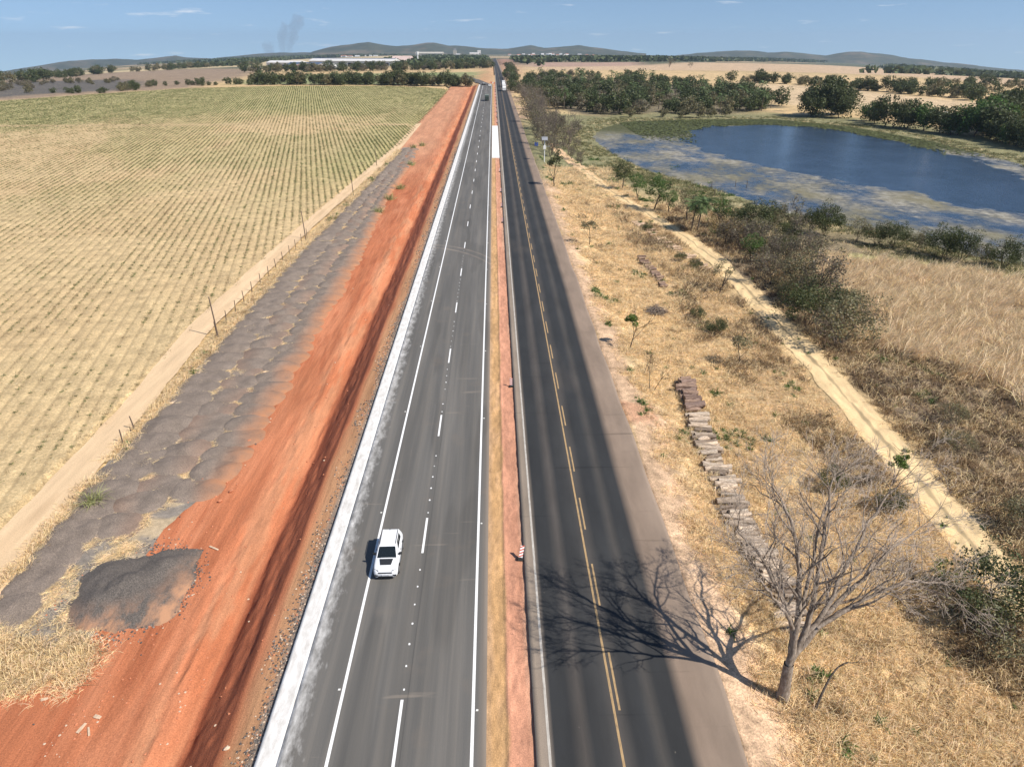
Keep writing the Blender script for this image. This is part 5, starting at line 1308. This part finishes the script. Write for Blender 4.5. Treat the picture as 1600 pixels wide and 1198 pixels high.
for i, (x, y, sc_, v, t) in enumerate(((46.0, 138.0, .8, tree_g[1], 'green tree just right of the palms'), (48.5, 124.5, .75, tree_o[1], 'olive tree below the big dark green shrub'), (52.5, 119.0, .85, shrub_d[1], 'dark green bush behind the tall pale grass'), (45.5, 97.0, .8, tree_o[0], 'olive tree left of the tall pale grass'), (49.5, 90.5, .9, shrub_d[0], 'dark green bush at the corner of the tall pale grass'), (56.0, 127.5, 1.0, shrub_d[1], 'dark green bush near the shore behind the grass'), (43.5, 112.0, .7, tree_g[0], 'green tree halfway between palms and big shrub'), (34.4, 166.0, .7, tree_g[1], 'small green tree on the shore before the dark tree'))):
    P_('bush' if 'bush' in t else 'tree', v, x, y, sc_ * 1.15, None, t, 'bush' if 'bush' in t else 'tree')

# roadside grove of grey trees
rr_ = random.Random(9); gpos = []
y = 232
while y < 500:
    for dx in (0, 5.5):
        if dx and rr_.random() < .35: continue
        x = 18.2 + dx + rr_.uniform(-1.5, 1.5) + (y - 232) * .012
        if abs(x - float(trk_c(y))) < 2.2 and y < 258: continue
        gpos.append((x, y + rr_.uniform(-2, 2)))
    y += 7.5
gpos.sort(key=lambda q: q[1])
for gi, (x, y) in enumerate(gpos):
    P_('roadside_tree', rr_.choice(scrub + scrub + scrub_l + bare_t), x, y, rr_.uniform(1.4, 2.1), None, 'grey half bare tree in the roadside grove, %s from the near end' % ordinal(gi + 1), 'tree', 'trees in the roadside grove')
for i, (x, y) in enumerate(((24.8, 228), (26.4, 214), (28.8, 246), (27, 262), (30, 283), (34, 300), (31, 320))):
    P_('bank_tree', (scrub + scrub_l)[i % 5], x, y, .95, None, 'grey thin tree on the pond side of the track, %s from the near end' % ordinal([214, 228, 246, 262, 283, 300, 320].index(y) + 1), 'tree', 'thin trees between track and pond')

# ------------------------------------------------------------------ wood behind the pond
wood = [leafy(700 + i, 10.5, 6.2, .4, 34, 40, 1.0, L_wood, m_barkd, .75, 4, 0, .25, 1, True) for i in range(4)] + [leafy(710 + i, 9.5, 5.8, .4, 32, 40, .95, L_olive, m_barkd, .75, 4, 0, .22, 1, True) for i in range(2)]
wood_g = [leafy(716 + i, 8.5, 5.6, .4, 30, 40, .9, L_grey, m_twig, .75, 4, 0, .22, 1, True) for i in range(2)]
wood_b = [leafy(720 + i, 12, 7.2, .5, 44, 70, .9, L_dark, m_barkd, .8, 4, 0, .3, 1, True) for i in range(2)] + [leafy(725, 11, 6.5, .5, 42, 70, .8, L_green, m_barkd, .8, 4, 0, .3, 1, True)]
palm_f = [palm(730 + i, 8.5, 3.6, 16, .03 * i, 7) for i in range(2)]
rr_ = random.Random(21); n = 0; tries = 0; pts = []
while n < 275 and tries < 9000:
    tries += 1
    x, y = rr_.uniform(24, 185), 380 * (815 / 380) ** rr_.random()
    if not in_poly(np.array([x]), np.array([y]), WOOD)[0]: continue
    if any((x - a) ** 2 + (y - b) ** 2 < (4.6 + .006 * y) ** 2 for a, b in pts): continue
    pts.append((x, y)); n += 1
    q = rr_.random(); east = (x - 25) / 160
    if q < .16 + .22 * east: v, nm = rr_.choice(palm_f), 'wood_palm'
    elif q < .62 - .45 * east: v, nm = rr_.choice(wood_g), 'wood_tree'
    else: v, nm = rr_.choice(wood), 'wood_tree'
    P_(nm, v, x, y, rr_.uniform(.7, 1.15), None, {'wood_palm': 'feathery palm rising in the wood behind the pond', 'wood_tree': 'bushy tree in the dense wood behind the pond'}[nm], 'palm' if 'palm' in nm else 'tree', {'wood_palm': 'palms in the wood behind the pond', 'wood_tree': 'trees in the wood behind the pond'}[nm], -.5)
for i, (x, y, s) in enumerate(((97, 372, .6), (104, 371, .75), (112, 374, .55), (88, 376, .5), (120, 376, .6), (70, 374, .55))):
    P_('marsh_bush', wood[4 + i % 2], x, y, s, None, 'low olive bush at the marsh edge before the wood, %s from the left' % ordinal(sorted([97, 104, 112, 88, 120, 70]).index(x) + 1), 'bush', 'bushes at the marsh edge')

# trees on the far right bank
for i, (x, y, s, v) in enumerate(((163, 372, .8, 0), (169, 378, 1.05, 0), (178, 382, 1.1, 1), (186, 388, 1.0, 0), (176, 368, .8, 1), (184, 352, .7, 2), (180, 330, .75, 0), (186, 322, .8, 1), (188, 312, .75, 2), (190, 304, .7, 0), (193, 296, .75, 1), (196, 290, .9, 2), (199, 284, .85, 0), (203, 292, 1.0, 2), (208, 300, 1.1, 2), (214, 304, 1.1, 0), (196, 272, .6, 1), (194, 262, .6, 0), (200, 258, .75, 1), (198, 247, .8, 0), (222, 312, .9, 0), (232, 318, 1.0, 1), (244, 322, 1.0, 0), (206, 246, .8, 1), (181, 341, .6, 1), (183, 317, .6, 0), (191, 297, .6, 2), (198, 279, .7, 1), (195, 267, .6, 2), (192, 254, .6, 0), (211, 262, .9, 0), (218, 275, .9, 1))):
    P_('bank_tree', wood_b[v], x, y, s * 1.3, None, 'broad dark green tree on the far right bank, %s along the bank' % ordinal(i + 1), 'tree', 'trees on the far right bank')
P_('slender_tree', scrub_l[0], 203, 349, 1.9, None, 'tall thin tree rising above the far right bank', 'tree')
P_('slender_tree', scrub_l[1], 210, 320, 2.0, None, 'tall loose tree right of the barn roof on the far bank', 'tree')

# belts of trees across the plain
def belt(name, line_, n, width, s0, s1, variants, label, grp, seed, end=' from its right end', dz=-.6):
    r = random.Random(seed); L = np.array(line_, float); acc = np.concatenate([[0], np.cumsum(np.hypot(*np.diff(L, axis=0).T))])
    for i in range(n):
        d = (i + r.random()) / n * acc[-1]
        x = np.interp(d, acc, L[:, 0]) + r.uniform(-width, width); y = np.interp(d, acc, L[:, 1]) + r.uniform(-width, width)
        P_(name, r.choice(variants), x, y, r.uniform(s0, s1), None, label + ', ' + ordinal(i + 1) + end, 'tree', grp, dz)
belt('belt_tree', [(-16, 626), (-37, 630), (-94, 652), (-150, 656), (-205, 660)], 62, 7, .75, 1.15, wood + wood_b[:1], 'dark tree in the belt on the far field edge', 'trees along the far field edge', 31)
for i, x in enumerate((-40, -52, -83, -118, -136, -160, -172)):
    P_('belt_palm', palm_f[i % 2], x, 655, 1.15, None, 'palm standing out of the belt along the far field edge, %s from the right' % ordinal(i + 1), 'palm', 'palms along the far field edge')
belt('field_edge_tree', [(-206, 655), (-235, 668), (-250, 650), (-288, 665), (-300, 620), (-276, 568), (-300, 552), (-330, 555)], 30, 8, .35, .75, wood, 'bushy tree left of the far field belt', 'trees at the left end of the field edge', 32)
belt('plantation_tree', [(-6, 1215), (-60, 1150), (-111, 1090), (-180, 1075), (-242, 1060), (-300, 1085), (-340, 1075)], 80, 16, 1.0, 1.4, wood + wood_g[:1], 'tree in the dark belt before the warehouse', 'trees in the belt before the warehouse', 33)
belt('plain_tree', [(226, 712), (277, 668), (303, 560), (331, 455), (360, 400)], 66, 9, .55, 1.0, wood + wood_b[:2], 'tree in the belt between two tan fields', 'trees between the tan fields', 34, ' from its far end')
belt('plain_tree', [(330, 520), (400, 640), (470, 690), (520, 640)], 34, 30, .6, .95, wood, 'tree in the scrub beyond the right tan field', 'trees beyond the right tan field', 35, ' from the left')
belt('distant_tree', [(-532, 830), (-591, 990), (-718, 1370), (-650, 1480), (-740, 1990), (-615, 1970)], 90, 18, .9, 1.5, wood, 'tree in the dark line across the left plain', 'trees across the left plain', 36, ' from its near end')
belt('scrub_tree', [(-345, 560), (-420, 640), (-500, 760), (-430, 800), (-380, 700)], 40, 35, .35, .7, wood_g + wood[4:5], 'grey scrub tree on the burnt ground', 'scrub on the burnt ground', 37, ' along the patch')
belt('roadside_far_tree', [(17, 520), (19, 640), (18, 760), (22, 900), (24, 1100), (26, 1400)], 40, 4, .6, 1.0, wood_g + wood[:2], 'tree lining the far old carriageway', 'far roadside trees', 38, ' from the near end')
for x, y, s, t in ((318, 1350, 2.2, 'tall tree standing alone in the right tan field'), (352, 1330, 1.5, 'second tall tree in the right tan field')):
    P_('lone_tree', scrub_l[0] if s > 2 else scrub_l[1], x, y, s * 1.6, None, t, 'tree')

# far woods that read as one dark mass
rng = np.random.default_rng(55); V = []; C = []
def mass(poly, n, s, hgt):
    x0, y0 = np.min(poly, 0); x1, y1 = np.max(poly, 0)
    x = rng.uniform(x0, x1, n * 6); y = rng.uniform(y0, y1, n * 6); k = in_poly(x, y, poly); x, y = x[k][:n], y[k][:n]
    z = Hn(x, y)
    for j in range(14):
        c = np.stack([x + rng.normal(0, s * .35, len(x)), y + rng.normal(0, s * .35, len(x)), z + rng.uniform(.15, 1, len(x)) * hgt], 1)
        v, f = leaf_quads(c, s * .7, rng, aspect=.8); V.append(v); t = rng.uniform(.6, 1.3, len(x)); C.append(np.repeat(np.stack([t, t, t * .9], 1), 4, 0))
mass([(98, 1290), (75, 1790), (376, 1930), (656, 2340), (1280, 3480), (2055, 4600), (1700, 4700), (700, 3000), (250, 2400), (60, 2300), (60, 1500)], 1500, 16, 11)
mass([(-640, 2000), (-760, 2060), (-1000, 3300), (-900, 3400)], 200, 16, 10)
mass([(-60, 1300), (-240, 1560), (-330, 2500), (-200, 3300), (-30, 3000), (-12, 1500)], 700, 14, 9)
mass([(-600, 5400), (-1100, 3600), (-1700, 4200), (-2600, 5600), (-1500, 6200)], 900, 24, 10)
mass([(560, 1150), (900, 1500), (1300, 2500), (2600, 4800), (2000, 2600), (1300, 1500)], 800, 18, 9)
V = np.concatenate(V); tag(link('far_woods', np_mesh('far_woods', V, np.arange(len(V)).reshape(-1, 4), L_wood, False, np.concatenate(C))), 'dark woods far off on the plain', 'woods', None, 'stuff')

# ------------------------------------------------------------------ buildings
m_wall = plain('white_wall', (.74, .73, .70), .8, .2, 0, .08, .2); m_roofb = plain('blue_roof', (.09, .125, .19), .5, .35, .1, .15, .1); m_roofw = plain('pale_roof', (.66, .64, .62), .6, .3, 0, .1, .1); m_roofp = plain('pink_roof', (.62, .47, .42), .8, .2, 0, .12, .1); m_dkw = plain('dark_opening', (.04, .045, .05), .8, .2, 0, .2, .3); m_tile = plain('clay_tiles', (.42, .17, .10), .85, .2, 0, .25, .8); m_beige = plain('beige_cladding', (.46, .43, .37), .8, .2, 0, .08, .05)
def shed(name, x, y, w, d, h, rise, rz, wall, roof, label, doors=0, cat='building'):
    o = empty(name, (x, y, hz(x, y) - 1), rz)
    MB().box(-w / 2, w / 2, -d / 2, d / 2, 0, h).build('wall', wall, o)
    ov = .03 * d
    MB().add([(-w / 2 - ov, -d / 2 - ov, h + .01), (w / 2 + ov, -d / 2 - ov, h + .01), (w / 2 + ov, 0, h + rise), (-w / 2 - ov, 0, h + rise), (w / 2 + ov, d / 2 + ov, h + .01), (-w / 2 - ov, d / 2 + ov, h + .01)], [(0, 1, 2, 3), (3, 2, 4, 5), (0, 3, 5), (1, 4, 2), (0, 5, 4, 1)]).build('roof', roof, o)
    for i in range(doors):
        xx = -w / 2 + w * (i + .5) / doors; dw = min(w / doors * .55, 8)
        MB().box(xx - dw / 2, xx + dw / 2, -d / 2 - .12, -d / 2 - .02, 0, h * .7).build('door', m_dkw, o)
    return tag(o, label, cat)
shed('warehouse', -270, 1480, 170, 46, 10, 4.5, R_(-14), m_wall, m_roofw, 'long white warehouse with blue roof ridge beyond the tree belt', 9)
_w = bpy.data.objects['warehouse']; MB().box(-86, 86, -3.5, 3.5, 13.2, 14.9).build('ridge_vent', m_roofb, _w)
shed('warehouse', -372, 1370, 62, 34, 11, 3, R_(-14), m_wall, m_roofw, 'white shed at the left end of the blue roofed warehouse', 3)
shed('warehouse', -322, 1330, 70, 26, 6, 5, R_(-10), m_dkw, m_roofb, 'open hall with dark blue roof in front of the warehouse', 4)
for i, (x, y, w) in enumerate(((-316, 1270, 34), (-282, 1285, 28))):
    b = MB(); n = 14; rings = [[(w / 2 * math.cos(math.pi * k / n), yy, 9 * math.sin(math.pi * k / n)) for k in range(n + 1)] for yy in (-14, 14)]
    o = empty('arched_shed', (x, y, hz(x, y) - .5), R_(-12)); MB().loft(rings).build('vault', m_roofp if i == 0 else m_roofw, o); MB().box(-4, 4, -14.2, -14.05, 0, 5).build('door', m_dkw, o)
    tag(o, ['pinkish arched shed before the warehouse', 'pale arched shed before the warehouse'][i], 'shed')
shed('warehouse', -186, 1560, 40, 40, 4, 13, R_(-14), m_roofp, m_roofp, 'pink roofed hall at the right end of the warehouse', 0)
o = empty('water_tower', (-158, 1590, hz(-158, 1590))); MB().tube([(0, 0, 0), (0, 0, 18)], 1.6, 10).build('shaft', m_wall, o); MB().tube([(0, 0, 18), (0, 0, 24)], 2.6, 12).build('tank', m_wall, o); tag(o, 'slim white water tower right of the warehouse', 'tower')
shed('grain_store', -262, 3150, 112, 45, 16, 6, R_(-5), m_beige, m_beige, 'huge beige grain store below the hills', 0)
o = empty('silo_tower', (-155, 3100, hz(-155, 3100))); MB().box(-7, 7, -6, 6, 0, 26).build('wall', m_beige, o); MB().box(-4, 4, -4, 4, 26, 33).build('headhouse', m_gr, o); tag(o, 'tall silo tower right of the grain store', 'tower')
for i, (x, y, w, h, t) in enumerate(((-133, 2900, 16, 14, 'white cube building right of the silo tower'), (-78, 3200, 40, 18, 'white block with taller end near the road in the town'), (-110, 2750, 22, 7, 'low white building among trees before the town'), (-60, 3300, 14, 26, 'tall white tower block in the town'))):
    shed('town_building', x, y, w, 14, h, 2, 0, m_wall, m_roofw, t, 2)
rr_ = random.Random(3)
for i in range(26):
    x, y = rr_.uniform(60, 620), rr_.uniform(4300, 5200)
    shed('town_house', x, y, rr_.uniform(14, 26), 12, rr_.uniform(5, 9), 3, rr_.uniform(-.4, .4), m_wall, rr_.choice([m_roofw, m_tile]), 'tiny white house of the town below the central hills', 0, 'house')['group'] = 'houses of the far town'
for i in range(26):
    x, y = rr_.uniform(-1500, -700), rr_.uniform(4300, 5000)
    shed('village_house', x, y, rr_.uniform(14, 30), 12, rr_.uniform(5, 9), 3, rr_.uniform(-.4, .4), m_wall, rr_.choice([m_roofw, m_tile]), 'tiny white house of the village at the left horizon', 0, 'house')['group'] = 'houses of the far village'
shed('barn', 219, 356, 13, 9, 3.2, 1.6, .3, m_wall, m_roofw, 'white roofed barn between trees on the far right bank', 2, 'barn')
shed('farmhouse', 213, 290, 9, 7, 3, 1.6, -.4, m_wall, m_tile, 'farmhouse with red tiled roof at the right edge of the bank', 2, 'house')
shed('farmhouse', 204, 280, 6, 5, 2.6, 1.0, -.4, m_wall, m_wall, 'small white outbuilding before the red roofed farmhouse', 1, 'house')

# brush pile and grass clumps
rng = np.random.default_rng(88); tw = []
for k in range(150):
    a, b = rng.uniform(0, 6.28, 2); r0 = rng.uniform(0, 1.3); z0 = rng.uniform(.1, .9) * (1.2 - r0 * .6)
    c = np.array((r0 * math.cos(a), r0 * math.sin(a), z0)); d = np.array((math.cos(b), math.sin(b), rng.normal(0, .25))) * rng.uniform(.5, 1.1)
    tw.append((np.array((c - d, c + rng.normal(0, .08, 3), c + d)), np.array((.03, .024, .012)) * rng.uniform(.7, 1.4)))
bp_ = empty('brush_pile', (21.9, 87.4, hz(21.9, 87.4)))
v, f = tubes(tw, 4); link('twigs', np_mesh('twigs', v, f, plain('grey_brush', (.27, .215, .175), .9, .1, 0, .35, 3), True), bp_)['kind'] = 'stuff'
tag(bp_, 'grey heap of cut twigs beside the bright green slim tree', 'brush pile')
def clump(x, y, s, mat, label, seed, L=.9):
    t = blades(seed, 90, .22, L, .035, (.5, 1.45), mat, 'grass_clump', .9)
    COL.objects.link(t); t.location = (x, y, hz(x, y) + .1); t.scale = (s, s, s); tag(t, label, 'grass clump', 'grass clumps by the gravel')
S_clump = leafmat('clump_grass', (.36, .37, .17), .3, .3)
clump(-32.9, 46.2, 1.5, S_clump, 'tall pale green grass clump between field track and gravel heaps', 41, 1.1)
for i, (x, y) in enumerate(((-25.6, 152.5), (-25.0, 167.0), (-24.2, 180.5), (-25.4, 218.0), (-28.6, 256.0), (-26.2, 262.0))):
    clump(x, y, 2.2, S_clump, 'green grass clump on the red edge of the gravel, %s from the near end' % ordinal(i + 1), 42 + i)

# dead posts standing in the marsh
for i, (x, y) in enumerate(((64.0, 184.2), (66.8, 183.4), (57, 182), (70.8, 161.8), (54.5, 171))):
    tag(link('marsh_post', post_me, None, (x, y, POND_Z - .3), i, (1.3, 1.3, 1.4)), 'old fence post standing in the marsh, %s from the left' % ordinal(sorted([64.0, 66.8, 57, 70.8, 54.5]).index(x) + 1), 'fence post', 'fence posts in the marsh')

# smoke of a distant fire
m_sm = bpy.data.materials.new('smoke'); m_sm.use_nodes = True; t = m_sm.node_tree; t.nodes.clear()
o_ = t.nodes.new('ShaderNodeOutputMaterial'); v_ = t.nodes.new('ShaderNodeVolumePrincipled'); v_.inputs['Color'].default_value = (.42, .42, .45, 1); v_.inputs['Density'].default_value = .005
t.links.new(v_.outputs[0], o_.inputs['Volume'])
b = MB(); rng = random.Random(4)
for (x0, ln, hh) in ((0, 60, 210), (-75, 25, 120), (30, 110, 260)):
    pts_ = [(x0 + ln * (k / 8) ** 1.4 + rng.uniform(-10, 10), rng.uniform(-10, 10), hh * k / 8) for k in range(9)]
    b.tube(pts_, [8 + 3.6 * k + rng.uniform(-5, 5) for k in range(9)], 9)
b.f = [tuple(reversed(q)) for q in b.f]; b.build('smoke', m_sm, None, (-1190, 4250, -95)); tag(bpy.data.objects['smoke'], 'thin grey smoke columns rising from a fire at the left horizon', 'smoke', None, 'stuff')
# ------------------------------------------------------------------ haze
m_hz = bpy.data.materials.new('haze'); m_hz.use_nodes = True
_t = m_hz.node_tree; _t.nodes.clear()
_o = _t.nodes.new('ShaderNodeOutputMaterial'); _v = _t.nodes.new('ShaderNodeVolumePrincipled')
_v.inputs['Color'].default_value = (.66, .82, 1.0, 1); _v.inputs['Density'].default_value = 6.0e-5; _v.inputs['Anisotropy'].default_value = .2
_t.links.new(_v.outputs[0], _o.inputs['Volume'])
MB().box(-9000, 9000, -300, 9200, -560, 130).build('haze', m_hz)
hb = bpy.data.objects['haze']; tag(hb, 'thin blue haze over the whole plain', 'haze', None, 'stuff')
